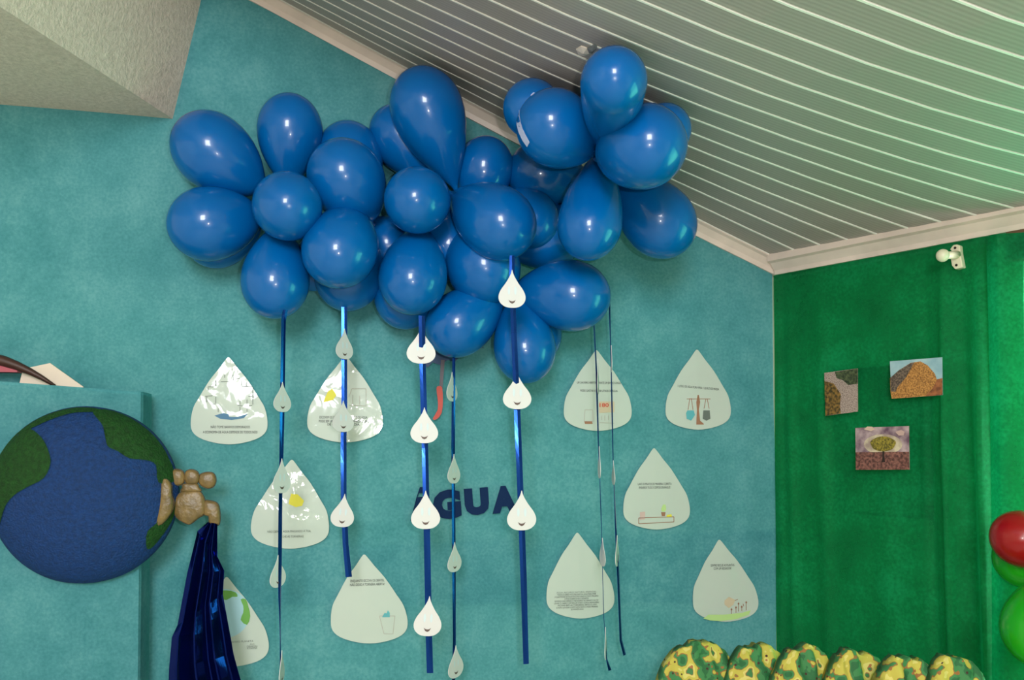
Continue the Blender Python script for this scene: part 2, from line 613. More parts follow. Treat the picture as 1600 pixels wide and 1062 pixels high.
# ------------------------------------------------------------------ balloons
# (centre u, v, distance from wall, radius px, tail u, v, tail distance from wall, label)
A_ = 'blue balloon in the bunch above the painted globe'
BL = [
    (332, 236, .15, 60, 414, 300, .13, 'blue balloon slanting up beside the plaster beam'),
    (453, 203, .14, 51, 450, 296, .12, 'upright blue balloon above the round one that hides its neck'),
    (449, 322, .27, 54, 440, 318, .12, 'round blue balloon facing out at the heart of the petal-like bunch by the beam'),
    (326, 350, .16, 58, 412, 334, .13, 'blue balloon lying sideways over another, below the slanting balloon'),
    (340, 372, .08, 47, 410, 345, .10, 'blue balloon almost hidden beneath the sideways balloon'),
    (430, 440, .18, 53, 438, 345, .14, 'pear-shaped blue balloon holding the dark ribbon that falls beside the foil'),
    (546, 246, .10, 52, 560, 330, .10, 'blue balloon tucked behind the large round-topped one next to the upright balloon'),
    (541, 280, .22, 60, 580, 345, .14, 'large blue balloon overlapping the one tucked behind its top'),
    (531, 390, .25, 59, 560, 330, .13, 'large blue balloon bulging forward over the lower balloon with the ribbon of three drops'),
    (545, 428, .12, 54, 565, 350, .10, 'shaded blue balloon below the bulging one, holding the ribbon of three drops'),
    (494, 412, .07, 40, 530, 350, .08, 'sliver of a blue balloon behind the bulging one, next to the pear-shaped balloon'),
    (606, 384, .08, 42, 590, 340, .08, 'deeply shaded blue balloon in the gap between the bulging balloon and the four-drop balloon'),
    (625, 214, .10, 47, 680, 290, .10, 'slim blue balloon behind the tall teardrop balloon'),
    (667, 170, .20, 58, 714, 300, .15, 'tall teardrop blue balloon whose neck hangs down, just under the ceiling trim'),
    (652, 313, .28, 52, 670, 312, .13, 'round blue balloon facing out below the tall teardrop balloon'),
    (645, 434, .22, 54, 660, 345, .13, 'blue balloon with the blue ribbon of four white drops under it'),
    (636, 458, .10, 52, 660, 370, .09, 'blue balloon peeking out beneath the one with four white drops'),
    (702, 385, .11, 50, 690, 320, .10, 'blue balloon filling the gap under the round one below the tall teardrop'),
    (718, 506, .16, 51, 790, 450, .13, 'blue balloon lying tilted just above the paper umbrella'),
    (778, 348, .28, 58, 700, 300, .15, 'large blue balloon with a ribbon end stuck to its underside'),
    (757, 263, .13, 46, 740, 330, .12, 'blue balloon between the tall teardrop and the ceiling bunch'),
    (846, 272, .13, 50, 925, 290, .12, 'long shaded blue balloon behind the ceiling bunch'),
    (829, 342, .15, 45, 800, 300, .12, 'small blue balloon behind the large one with the ribbon end'),
    (755, 416, .18, 58, 720, 370, .12, 'blue balloon crossed by the topmost white drop'),
    (893, 462, .21, 56, 800, 450, .15, 'blue balloon lying sideways with two thin ribbons falling behind it'),
    (820, 545, .17, 49, 806, 450, .14, 'lowest-hanging blue balloon, behind the long blue ribbon'),
    (834, 520, .08, 44, 812, 450, .10, 'blue balloon hidden behind the lowest balloon'),
    (862, 368, .10, 50, 800, 400, .10, 'blue balloon glimpsed between the egg-shaped balloon and the sideways one'),
    (868, 200, .48, 60, 935, 236, .34, 'blue balloon with a pale tape mark, hanging near the ceiling trim'),
    (832, 170, .30, 46, 890, 215, .20, 'blue balloon with a white speck behind the tape-marked balloon'),
    (959, 128, .60, 53, 946, 262, .20, 'topmost blue balloon, standing up against the ceiling planks'),
    (1006, 229, .60, 66, 935, 246, .40, 'fat blue balloon pointing sideways under the ceiling planks'),
    (1038, 204, .36, 42, 980, 250, .26, 'blue balloon peeking over the fat sideways balloon'),
    (921, 352, .40, 51, 940, 226, .30, 'egg-shaped blue balloon hanging down from the ceiling bunch'),
    (1030, 345, .30, 56, 950, 262, .28, 'blue balloon hanging lowest from the ceiling bunch beside bare teal wall'),
]


def balloon_geo(C, T, R, seg=32, rings=22):
    ax = C - T
    Lt = max(ax.length, R * 1.12)
    ax.normalize()
    h = R * (1.08 + 0.05 * min(1.0, max(0.0, Lt / R - 1.2)))
    p = 0.5 + 0.62 * max(0.0, Lt / R - 1.12)
    p = min(p, 1.25)
    prof_ = []
    for i in range(rings + 1):
        a = math.pi * i / rings
        x = math.cos(a)
        if x >= 0:
            prof_.append((h * x, R * math.sin(a)))
        else:
            q = -x
            prof_.append((-Lt * q, R * (max(0.0, 1 - q * q)) ** p))
    up = Vector((0, 0, 1)) if abs(ax.z) < 0.85 else Vector((1, 0, 0))
    e1 = ax.cross(up).normalized()
    e2 = ax.cross(e1).normalized()
    V = [C + ax * prof_[0][0]]
    Fc = []
    for i in range(1, rings):
        x, r_ = prof_[i]
        r_ = max(r_, 0.006)
        for j in range(seg):
            t = 2 * math.pi * j / seg
            V.append(C + ax * x + (e1 * math.cos(t) + e2 * math.sin(t)) * r_)
    V.append(C - ax * Lt)
    for j in range(seg):
        Fc.append((0, 1 + j, 1 + (j + 1) % seg))
        last = 1 + (rings - 2) * seg
        Fc.append((len(V) - 1, last + (j + 1) % seg, last + j))
    for i in range(rings - 2):
        for j in range(seg):
            a = 1 + i * seg
            Fc.append((a + j, a + seg + j, a + seg + (j + 1) % seg, a + (j + 1) % seg))
    return V, Fc, C - ax * Lt, ax


def knot_geo(T, ax):
    e1 = ax.cross(Vector((0.3, 0.2, 1))).normalized()
    e2 = ax.cross(e1).normalized()
    V, Fc = [], []
    rp = [(0.006, 0.003), (-0.003, 0.006), (-0.008, 0.004), (-0.011, 0.008), (-0.013, 0.0082)]
    for x, r_ in rp:
        for j in range(10):
            t = 2 * math.pi * j / 10
            V.append(T + ax * x + (e1 * math.cos(t) + e2 * math.sin(t)) * r_)
    for i in range(len(rp) - 1):
        for j in range(10):
            Fc.append((i * 10 + j, i * 10 + (j + 1) % 10, (i + 1) * 10 + (j + 1) % 10, (i + 1) * 10 + j))
    Fc += [tuple(range(9, -1, -1)), tuple((len(rp) - 1) * 10 + j for j in range(10))]
    return V, Fc


def add_balloon(cu, cv, sc, rad, tu, tv, st, label, mat, knot, to_local, mi, mw, group, clear=None):
    for it in range(60):
        C = to_local(cu, cv, sc)
        T = to_local(tu, tv, st)
        R = rad * pxm(cu, cv, sc, mi)
        V, Fc, Tp, ax = balloon_geo(C, T, R)
        if clear is None or clear(V):
            break
        sc += 0.01
    base = Matrix.Translation(C)
    o = mesh_obj('balloon', [v_ - C for v_ in V], Fc, mat, None, mw @ base, smooth=True)
    fix_normals(o)
    tag(o, label, 'balloon', group)
    V, Fc = knot_geo(Tp - C, ax)
    fix_normals(mesh_obj('knot', V, Fc, knot, o, None, smooth=True))
    return o, sc


def clear_ceiling(V):
    return all(p.z < ceil_z(p.x, -p.y) - 0.003 and p.y < -0.008 for p in V)


balloons = []
for row in BL:
    lab = row[7] or 'blue balloon half buried among the others in the balloon cloud'
    o, sfin = add_balloon(*row[:7], lab, M['balloon'], M['knot'], wl, MWi, MW, 'blue balloons of the cloud', clear_ceiling)
    balloons.append(o)
# pale tape stuck on one balloon of the ceiling bunch
from mathutils.bvhtree import BVHTree


def stick(bo, px, name, mat):
    me = bo.data
    bv = BVHTree.FromPolygons([v_.co.copy() for v_ in me.vertices], [tuple(p.vertices) for p in me.polygons])
    inv = bo.matrix_world.inverted()
    org = inv @ EYE
    V = []
    for (u, v_) in px:
        d = (inv.to_3x3() @ ray(u, v_)).normalized()
        h_ = bv.ray_cast(org, d)
        if h_[0] is None:
            q = org + d * (-org).dot(d)
            h_ = bv.find_nearest(q)
        V.append(h_[0] + h_[1] * 0.0015)
    n_ = len(V) // 2
    Q = [(i, i + 1, 2 * n_ - 2 - i, 2 * n_ - 1 - i) for i in range(n_ - 1)]
    o = mesh_obj(name, V, Q, mat, bo)
    sd_ = o.modifiers.new('thickness', 'SOLIDIFY')
    sd_.thickness = 0.0006
    return o


bpy.context.view_layer.update()
TP = plain('pale_tape', (176, 184, 214), 0.3)
stick(balloons[28], [(810, 172), (808, 182), (808, 194), (811, 206), (817, 219), (824, 229), (828, 222), (822, 211), (817, 201), (814, 191), (812, 181), (812, 172)], 'tape', TP)
stick(balloons[29], [(829, 149), (833, 145), (839, 146), (838, 150), (834, 153), (830, 153)], 'tape', TP)

# balloons of the column by the window
for row, mt, lab in [((1598, 842, .16, 44, 1660, 870, .12), M['red_balloon'], 'dark red balloon in front of the bright green curtain'),
                     ((1606, 872, .09, 48, 1665, 880, .10), M['lime_balloon'], 'lime green balloon half covered by the red balloon'),
                     ((1634, 978, .25, 64, 1672, 900, .12), M['lime_balloon'], 'larger lime green balloon hanging lower than the red one')]:
    add_balloon(*row, lab, mt, mt, rl, MRi, MR, 'balloon column by the window')

# ------------------------------------------------------------------ lettering helper
def text_mesh(body, size, align='CENTER', extrude=0.0, bold=0.0):
    cu = bpy.data.curves.new('t', 'FONT')
    cu.body = body
    cu.size = size
    cu.align_x = align
    cu.align_y = 'CENTER'
    cu.extrude = extrude
    cu.offset = bold
    cu.resolution_u = 3
    o = bpy.data.objects.new('t', cu)
    COL.objects.link(o)
    dg = bpy.context.evaluated_depsgraph_get()
    me = bpy.data.meshes.new_from_object(o.evaluated_get(dg))
    bpy.data.objects.remove(o)
    bpy.data.curves.remove(cu)
    me.materials.clear()
    return me


def fit_width(me, w):
    xs = [v_.co.x for v_ in me.vertices]
    k = w / (max(xs) - min(xs))
    for v_ in me.vertices:
        v_.co.x *= k
    return me


UPRIGHT = Matrix.Rotation(math.pi / 2, 4, 'X')        # text plane x,y -> x,z facing -y

# ------------------------------------------------------------------ laminated water drops on the wall
DROP = [(0, 0), (.08, .03), (.25, .13), (.5, .265), (.77, .456), (.93, .58), (1, .74), (.96, .85), (.77, .925), (.42, .977), (0, 1.0),
        (-.42, .977), (-.77, .925), (-.96, .85), (-1, .74), (-.93, .58), (-.77, .456), (-.5, .265), (-.25, .13), (-.08, .03)]
TAG = [(0, 0), (.06, .07), (.17, .17), (.46, .35), (.82, .53), (1, .70), (.92, .85), (.62, .955), (.3, .993), (0, 1.0),
       (-.3, .993), (-.62, .955), (-.92, .85), (-1, .70), (-.82, .53), (-.46, .35), (-.17, .17), (-.06, .07)]


def flat_poly(name, pts_px, s, mat, parent, org, thick=0.0, to=wl, closed_smooth=0):
    pts = smooth_closed(pts_px, closed_smooth) if closed_smooth else pts_px
    P = [to(u, v_, s) - org for u, v_ in pts]
    if thick:
        V, Fc = extrude_geo([(p.x, p.z) for p in P], P[0].y, P[0].y + thick)
    else:
        V, Fc = [tuple(p) for p in P], [tuple(range(len(P)))]
    o = mesh_obj(name, V, Fc, mat, parent)
    return fix_normals(o) if thick else o


def stroke(name, lines, wpx, s, mat, parent, org, to=wl):
    V, Fc = [], []
    for L in lines:
        for (a, b_) in zip(L[:-1], L[1:]):
            d = Vector((b_[0] - a[0], b_[1] - a[1]))
            if d.length < 1e-6:
                continue
            d.normalize()
            nrm = Vector((-d.y, d.x)) * wpx / 2
            k = len(V)
            for q in ((a[0] + nrm.x, a[1] + nrm.y), (b_[0] + nrm.x, b_[1] + nrm.y), (b_[0] - nrm.x, b_[1] - nrm.y), (a[0] - nrm.x, a[1] - nrm.y)):
                V.append(tuple(to(q[0], q[1], s) - org))
            Fc.append((k, k + 1, k + 2, k + 3))
    return mesh_obj(name, V, Fc, mat, parent)


def lettering(parent, org, u, v_, wpx, hpx, body, s, mat=None, tilt=0.0, to=wl, mi=None, bold=0.0):
    k = pxm(u, v_, s, mi)
    me = fit_width(text_mesh(body, hpx * 1.38 * k, bold=bold), wpx * k)
    p = to(u, v_, s) - org
    return mesh_from('lettering', me, mat or M['black'], parent, Matrix.Translation(p) @ Matrix.Rotation(tilt, 4, 'Y') @ UPRIGHT)


def poster(tip, cx, bottom, half, label, lam=None, bulge=0.0015):
    """a laminated drop; returns the root, its origin and its print distance"""
    s = 0.012
    H = bottom - tip[1]
    pts = smooth_closed(DROP, 3)
    P2 = []
    for x, y in pts:
        sh = (tip[0] - cx) * (1 - min(1.0, y / 0.75))
        P2.append((cx + sh + x * half, tip[1] + y * H))
    org = wl(cx, tip[1] + H * 0.62, s)
    # slightly domed sheet: rings shrinking to the centre
    V, Fc = [], []
    n = len(P2)
    cen = (cx, tip[1] + H * 0.62)
    rings = 7
    for i in range(rings):
        k = 1 - i / rings
        for (u, v_) in P2:
            q = wl(cen[0] + (u - cen[0]) * k, cen[1] + (v_ - cen[1]) * k, s) - org
            V.append((q.x, -bulge * (1 - k * k) ** 2, q.z))
    V.append((0, -bulge, 0))
    for i in range(rings - 1):
        for j in range(n):
            Fc.append((i * n + j, i * n + (j + 1) % n, (i + 1) * n + (j + 1) % n, (i + 1) * n + j))
    for j in range(n):
        Fc.append(((rings - 1) * n + j, (rings - 1) * n + (j + 1) % n, len(V) - 1))
    o = mesh_obj('drop_poster', V, Fc, lam or M['laminate'], None, MW @ Matrix.Translation(org), smooth=True)
    fix_normals(o)
    sd_ = o.modifiers.new('thickness', 'SOLIDIFY')
    sd_.thickness = 0.001
    sd_.offset = -1
    es_ = o.modifiers.new('crisp_edge', 'EDGE_SPLIT')
    es_.split_angle = math.radians(35)
    tag(o, label, 'poster', 'laminated water drops on the wall')
    return o, org, s + bulge + 0.0008


INK = {
    'blue': plain('blue_ink', (70, 116, 150), 0.6), 'yellow': plain('yellow_ink', (220, 208, 60), 0.6), 'pink': plain('pink_ink', (196, 168, 160), 0.6),
    'red': plain('red_ink', (196, 84, 62), 0.6), 'green': plain('green_ink', (100, 158, 66), 0.6), 'palegreen': plain('pale_green_ink', (176, 206, 132), 0.6),
    'aqua': plain('aqua_ink', (84, 164, 172), 0.6), 'brown': plain('brown_ink', (150, 104, 78), 0.6), 'sky': plain('sky_ink', (158, 196, 208), 0.6),
    'tan': plain('tan_ink', (196, 178, 150), 0.6), 'faint': plain('faint_pencil', (168, 160, 150), 0.7),
}

# 1 shower tiles and puddle
o, g, s = poster((357, 558), 358, 694, 60, 'water drop poster with a drawing of shower tiles over a blue puddle')
tiles = []
for (a, b_) in [((337, 594), (337, 603)), ((351, 585), (351, 590)), ((364, 586), (364, 594)), ((368, 591), (376, 592)), ((377, 592), (377, 602)), ((385, 597), (385, 603)), ((378, 603), (394, 604)),
                ((325, 604), (333, 604)), ((325, 605), (325, 610)), ((323, 619), (323, 628)), ((330, 631), (337, 631)), ((375, 626), (375, 632)), ((386, 624), (386, 630)), ((386, 638), (386, 643)),
                ((375, 635), (375, 642)), ((395, 604), (395, 632)), ((371, 633), (379, 634)), ((389, 634), (394, 633)), ((320, 619), (332, 618)), ((337, 620), (337, 630)), ((388, 619), (397, 620)), ((345, 596), (360, 596)), ((341, 638), (341, 644))]:
    tiles.append([a, b_])
stroke('drawing', tiles, 0.9, s, M['grey_ink'], o, g)
flat_poly('puddle', [(335, 649), (349, 645), (357, 647), (358, 651), (372, 651), (387, 646), (381, 653), (362, 656), (344, 654)], s, INK['blue'], o, g)
lettering(o, g, 360, 667, 59, 4.0, 'NÃO TOME BANHOS DEMORADOS', s)
lettering(o, g, 360, 675, 82, 4.0, 'A ECONOMIA DE ÁGUA DEPENDE DE TODOS NÓS!', s)
# 2 wash basin
o, g, s = poster((540, 556), 539, 691, 59, 'glossy water drop poster with a pencilled wash basin behind the ribbon of three drops')
stroke('drawing', [[(545, 633), (572, 634), (572, 607), (550, 607)], [(551, 617), (551, 632)], [(562, 618), (562, 632)], [(545, 620), (550, 607)]], 0.8, s, INK['faint'], o, g)
flat_poly('soap_bar', [(505, 628), (512, 612), (519, 607), (526, 617), (520, 625)], s, INK['yellow'], o, g)
lettering(o, g, 537, 652, 74, 4.0, 'ESCOVEM OS DENTES COM UM COPO DE ÁGUA.', s)
lettering(o, g, 537, 658, 76, 4.0, 'PODE SER UM COPO OU UMA CANECA CHEIA', s)
lettering(o, g, 537, 663, 50, 3.6, 'DE CADA VEZ NO DIA.', s)
# 3 glare poster
o, g, s = poster((456, 718), 453, 857, 61, 'water drop poster with a yellow patch and strong glare on its wrinkled film', laminate('wrinkled_laminate', (184, 194, 184), 0.4), 0.006)
flat_poly('drawing', [(452, 781), (455, 771), (465, 772), (475, 782), (472, 790), (462, 792), (451, 787)], s, INK['yellow'], o, g)
lettering(o, g, 452, 830, 66, 3.6, 'NÃO DEIXE A ÁGUA PINGANDO À TOA.', s, M['grey_ink'])
lettering(o, g, 456, 838, 36, 3.6, 'FECHE AS TORNEIRAS!', s, M['grey_ink'])
# 4 toothbrush reminder
o, g, s = poster((569, 866), 577, 1005, 60, 'water drop poster with two bold lines about teeth above a pencilled basin with blue tap')
stroke('drawing', [[(593, 962), (617, 962), (614, 990), (600, 990), (593, 962)]], 0.7, s, INK['faint'], o, g)
flat_poly('tap_drawing', [(597, 964), (601, 957), (604, 958), (606, 953), (609, 957), (609, 964)], s, INK['aqua'], o, g)
lettering(o, g, 574, 907, 52, 4.0, 'ENQUANTO ESCOVA OS DENTES,', s)
lettering(o, g, 574, 913, 53, 4.0, 'NÃO DEIXE A TORNEIRA ABERTA!', s)
# 5 calendar
o, g, s = poster((932, 547), 934, 673, 53, 'water drop poster with a red number on a pencilled card')
flat_poly('card_drawing', [(936, 627), (960, 627), (960, 644), (936, 645)], s - 0.0004, INK['tan'], o, g)
lettering(o, g, 943, 633, 15, 6, '180', s, INK['red'], bold=0.0004)
stroke('drawing', [[(940, 650), (940, 656)], [(945, 649), (945, 657)], [(951, 649), (951, 656)], [(937, 660), (960, 661)], [(914, 640), (926, 640), (927, 658), (913, 658), (914, 640)]], 0.8, s, INK['faint'], o, g)
flat_poly('base_drawing', [(913, 658), (925, 658), (926, 662), (914, 662)], s, INK['brown'], o, g)
lettering(o, g, 936, 598, 71, 3.4, 'UM CHUVEIRO ABERTO DURANTE UM BANHO LONGO', s)
lettering(o, g, 936, 610.5, 60, 3.4, 'PODE GASTAR ATÉ 180 LITROS DE ÁGUA', s)
# 6 balance
o, g, s = poster((1089, 546), 1091, 671, 51, 'water drop poster with a drawing of a balance weighing two loads')
flat_poly('pillar_drawing', [(1088, 663), (1089, 640), (1088, 628), (1090, 617), (1092, 617), (1094, 628), (1092, 640), (1094, 657), (1099, 661), (1100, 663), (1082, 663)], s, INK['brown'], o, g)
stroke('drawing', [[(1073, 623), (1110, 623)], [(1078, 622), (1075, 640)], [(1080, 622), (1083, 640)], [(1103, 623), (1100, 638)], [(1105, 623), (1108, 638)]], 0.9, s, INK['brown'], o, g)
flat_poly('water_pan', [(1072, 645), (1074, 641), (1084, 641), (1086, 648), (1080, 657), (1073, 654)], s, INK['aqua'], o, g)
flat_poly('weight_pan', [(1099, 641), (1109, 641), (1110, 654), (1104, 657), (1098, 654)], s, M['grey_ink'], o, g)
lettering(o, g, 1091, 605.5, 68, 3.6, '1 LITRO DE ÁGUA PURA PESA 1 QUILO DE MASSA', s, tilt=math.radians(4))
# 7 dish washing
o, g, s = poster((1022, 700), 1026, 827, 52, 'water drop poster with a pencilled counter of dishes and a green bottle')
stroke('drawing', [[(998, 809), (1053, 807), (1053, 815), (998, 818), (998, 809)]], 1.0, s, INK['brown'], o, g)
flat_poly('crate_drawing', [(1000, 800), (1008, 799), (1008, 811), (1000, 812)], s, INK['pink'], o, g)
flat_poly('bottle_drawing', [(1033, 795), (1036, 788), (1040, 788), (1041, 795), (1039, 799), (1034, 799)], s, INK['palegreen'], o, g)
flat_poly('jar_drawing', [(1033, 800), (1040, 800), (1039, 806), (1034, 806)], s, INK['brown'], o, g)
flat_poly('plate_drawing', [(1042, 804), (1049, 803), (1050, 807), (1041, 808)], s, INK['yellow'], o, g)
lettering(o, g, 1023, 756, 55, 3.8, 'LAVE OS PRATOS DE MANEIRA CORRETA', s)
lettering(o, g, 1023, 761.5, 51, 3.8, 'ENSABOE TUDO E DEPOIS ENXÁGUE!', s)
# 8 long paragraph
o, g, s = poster((902, 832), 907, 966, 53, 'water drop poster with a long paragraph of small print in its lower half')
para = ['ÁGUA: RECURSO NATURAL ESSENCIAL', 'TODOS OS SERES VIVOS PRECISAM DA ÁGUA PARA VIVER', 'A QUANTIDADE DE ÁGUA DOCE NO PLANETA É MUITO PEQUENA', 'E PODE ACABAR SE NÃO CUIDARMOS',
        'DEVEMOS USAR APENAS O NECESSÁRIO NO BANHO E NA PIA', 'LAVAR O CARRO COM BALDE E NÃO COM A MANGUEIRA', 'FECHAR BEM AS TORNEIRAS APÓS O USO', 'E NÃO JOGAR LIXO NOS RIOS E NAS PRAIAS', 'ECONOMIZE ÁGUA!']
for i, (t_, w_) in enumerate(zip(para, [64, 62, 70, 38, 70, 72, 62, 66, 20])):
    lettering(o, g, 901 + (0 if i < 6 else 1), 925 + 3.35 * i, w_, 2.5, t_, s, M['grey_ink'] if i == 0 else M['black'])
# 9 watering
o, g, s = poster((1124, 843), 1134, 971, 51, 'water drop poster with a watering can, small flowers and a green lawn edge')
flat_poly('grass_drawing', [(1099, 966), (1107, 960), (1130, 960), (1160, 957), (1173, 953), (1170, 960), (1150, 967), (1125, 970), (1110, 969)], s, INK['palegreen'], o, g)
flat_poly('can_drawing', [(1132, 938), (1139, 932), (1149, 937), (1146, 944), (1139, 950), (1132, 944)], s, INK['tan'], o, g)
stroke('drawing', [[(1148, 938), (1153, 936)], [(1143, 952), (1143, 959)], [(1150, 949), (1150, 957)], [(1154, 942), (1154, 955)], [(1159, 948), (1159, 954)], [(1166, 940), (1166, 953)], [(1161, 943), (1162, 947)]], 0.9, s, INK['brown'], o, g)
for (u, v_) in [(1143, 952), (1150, 949), (1154, 943), (1159, 948), (1166, 941)]:
    flat_poly('flower_drawing', [(u - 1.6, v_), (u, v_ - 2.6), (u + 1.6, v_), (u, v_ + 2)], s, INK['brown'], o, g)
lettering(o, g, 1129, 883, 39, 3.8, 'SEMPRE REGUE AS PLANTAS', s)
lettering(o, g, 1129, 888, 29, 3.8, 'COM UM REGADOR!', s)
# 10 globe picture behind the foil
o, g, s = poster((354, 901), 362, 1041, 58, 'water drop poster with a picture of the Earth, half behind the blue foil')
cc = (352, 958)
flat_poly('earth_drawing', [(cc[0] + 38 * math.cos(t * math.pi / 18), cc[1] + 38 * math.sin(t * math.pi / 18)) for t in range(36)], s - 0.0004, INK['sky'], o, g)
flat_poly('land_drawing', [(340, 924), (354, 922), (368, 925), (371, 932), (363, 932), (354, 937), (345, 934)], s, INK['green'], o, g, closed_smooth=2)
flat_poly('land_drawing', [(376, 936), (384, 936), (388, 947), (391, 962), (386, 976), (376, 968), (380, 957), (380, 946)], s, INK['green'], o, g, closed_smooth=2)
lettering(o, g, 378, 1002, 34, 2.8, 'NOSSO PLANETA', s, M['grey_ink'])
lettering(o, g, 394, 1006, 7, 2.4, 'ÁGUA', s, M['grey_ink'])
lettering(o, g, 394, 1009.5, 16, 2.6, 'CUIDE BEM DELA', s, M['grey_ink'])
lettering(o, g, 394, 1012.5, 15, 2.6, 'ECONOMIZE', s, M['grey_ink'])

# ------------------------------------------------------------------ the word on the wall, one cut-out letter each
for ch, u, v_, w_, h_, lab in [('Á', 660, 793, 40, 40, 'navy cut-out letter A with an accent, half hidden by a white drop'), ('G', 699, 790, 44, 46, 'navy cut-out letter G'),
                               ('U', 745, 785, 38, 42, 'navy cut-out letter U'), ('A', 788, 782, 40, 42, 'navy cut-out letter A without an accent, ending the word')]:
    s = 0.016
    k = pxm(u, v_, s)
    me = text_mesh(ch, h_ * 1.38 * k, extrude=0.0012, bold=0.0075)
    fit_width(me, w_ * k)
    zs = [q.co.y for q in me.vertices]
    kk = (h_ * (1.28 if ch == 'Á' else 1.0)) * k / (max(zs) - min(zs))
    for q in me.vertices:
        q.co.y *= kk
    c = sum((q.co.y for q in me.vertices)) / len(me.vertices)
    p = wl(u, v_, s)
    o = mesh_from('letter', me, M['navy'], None, MW @ Matrix.Translation(p) @ Matrix.Rotation(math.radians(-4), 4, 'Y') @ UPRIGHT)
    tag(o, lab, 'letter', 'letters of the word on the wall')

# paper umbrella stuck on the wall under the balloons
s = 0.018
g = wl(690, 560, s)
um = empty('paper_umbrella', MW @ Matrix.Translation(g))
tag(um, 'paper cut-out umbrella with grey shaft and red handle under the balloons', 'umbrella')
flat_poly('canopy', [(655, 560), (668, 520), (700, 496), (738, 508), (756, 544), (744, 540), (734, 552), (722, 553), (710, 566), (700, 562), (688, 570), (676, 566), (668, 574)], s, plain('umbrella_paper', (24, 62, 104), 0.5), um, g, 0.0015)
flat_poly('shaft', [(689, 562), (695, 562), (691, 612), (686, 612)], s + 0.002, plain('shaft_grey', (92, 84, 96), 0.5), um, g, 0.0015)
flat_poly('handle', [(682, 606), (686, 603), (691, 606), (692, 626), (690, 645), (682, 655), (676, 654), (684, 640), (684, 624)], s + 0.004, plain('handle_red', (196, 66, 52), 0.5), um, g, 0.0015, closed_smooth=2)

# ------------------------------------------------------------------ ribbons and the little smiling drops strung on them
def ribbon(pts, label, mat):
    """pts: (u, v, s, width_px, yaw degrees)"""
    P = []
    fine = []
    for a, b_ in zip(pts[:-1], pts[1:]):
        n = max(2, int(abs(b_[1] - a[1]) / 14))
        for i in range(n):
            t = i / n
            fine.append(tuple(a[k] + (b_[k] - a[k]) * t for k in range(5)))
    fine.append(tuple(float(x) for x in pts[-1]))
    g = wl(fine[0][0], fine[0][1], fine[0][2])
    V, Fc = [], []
    for i, (u, v_, s, w_, yaw) in enumerate(fine):
        c = wl(u, v_, s) - g
        hw = w_ * pxm(u, v_, s) / 2
        y = math.radians(yaw + 5 * math.sin(v_ / 37.0))
        d = Vector((math.cos(y) * hw, math.sin(y) * hw, 0))
        nrm = Vector((-math.sin(y), math.cos(y), 0)) * 0.0003
        bow = nrm * 3.0
        V += [c - d - nrm, c - nrm - bow, c + d - nrm, c + d + nrm, c + nrm - bow, c - d + nrm]
    m_ = 6
    for i in range(len(fine) - 1):
        for j in range(m_):
            Fc.append((i * m_ + j, i * m_ + (j + 1) % m_, (i + 1) * m_ + (j + 1) % m_, (i + 1) * m_ + j))
    Fc += [tuple(range(m_)), tuple((len(fine) - 1) * m_ + j for j in range(m_ - 1, -1, -1))]
    o = mesh_obj('ribbon', V, Fc, mat, None, MW @ Matrix.Translation(g), smooth=False)
    fix_normals(o)
    tag(o, label, 'ribbon', 'metallic ribbons hanging from the balloons')
    return o


TAGM = plain('white_card', (212, 206, 206), 0.5)
TAGB = TAGM
AQ = plain('faint_blue_crayon', (204, 214, 220), 0.6)
MOUTH = plain('mouth_ink', (92, 70, 66), 0.6)


def drop_tag(u, v_, s, yaw, label, size=(44, 57), mat=None, tilt=0.0):
    g = wl(u, v_, s)
    k = pxm(u, v_, s)
    w_, h_ = size[0] * k / 2, size[1] * k
    base = MW @ Matrix.Translation(g) @ Matrix.Rotation(math.radians(yaw), 4, 'Z') @ Matrix.Rotation(math.radians(tilt), 4, 'Y')
    pts = [(x * w_, (0.5 - y) * h_) for x, y in smooth_closed(TAG, 3)]
    V, Fc = extrude_geo(pts, -0.0012, 0.0)
    o = mesh_obj('drop_tag', V, Fc, mat or TAGM, None, base)
    fix_normals(o)
    tag(o, label, 'paper drop', 'smiling paper drops strung on the ribbons')
    y = -0.0018
    # smiling mouth: open crescent
    mp = [(-.27, .79), (-.13, .825), (0, .832), (.13, .825), (.27, .79), (.15, .87), (0, .895), (-.15, .87)]
    mesh_obj('mouth', [(a * w_, y, (.5 - b_) * h_) for a, b_ in mp], [tuple(range(8))], MOUTH, o)
    for sx in (-1, 1):
        ep = [(sx * .24 + .09 * math.cos(t), .55 + .11 * math.sin(t)) for t in [2 * math.pi * i / 10 for i in range(10)]]
        mesh_obj('eye', [(a * w_, y, (.5 - b_) * h_) for a, b_ in ep], [tuple(range(10))], AQ, o)
    return o


# (ribbon points), label, tags
ribbon([(446, 484, .235, 8, 20), (443, 500, .235, 9, 40), (441, 640, .235, 9, 50), (438, 800, .235, 9, 55), (437, 930, .235, 8, 65), (438, 1000, .235, 6, 80), (439, 1085, .235, 8, 70)],
       'dark ribbon beside the foil, hung from the pear-shaped balloon', M['ribbon'])
L1 = 'drop on the dark ribbon beside the foil'
drop_tag(441, 620, .24, 58, L1 + ', by the shower tile poster', (44, 47), TAGB)
drop_tag(440, 743, .24, 58, L1 + ', over the glare poster', (44, 54), TAGB)
drop_tag(434, 892, .24, 62, L1 + ', below the glare poster', (44, 50))
drop_tag(440, 1042, .24, 84, L1 + ', lowest and edge on', (44, 52))
ribbon([(538, 478, .15, 9, 0), (538, 640, .15, 9, 5), (537, 680, .15, 9, 5), (537, 780, .15, 9, 8), (540, 850, .15, 9, 10), (545, 901, .15, 10, 10)],
       'short ribbon of three drops hung before the pencilled basin poster', M['ribbon'])
L2 = 'white drop on the short ribbon before the basin poster'
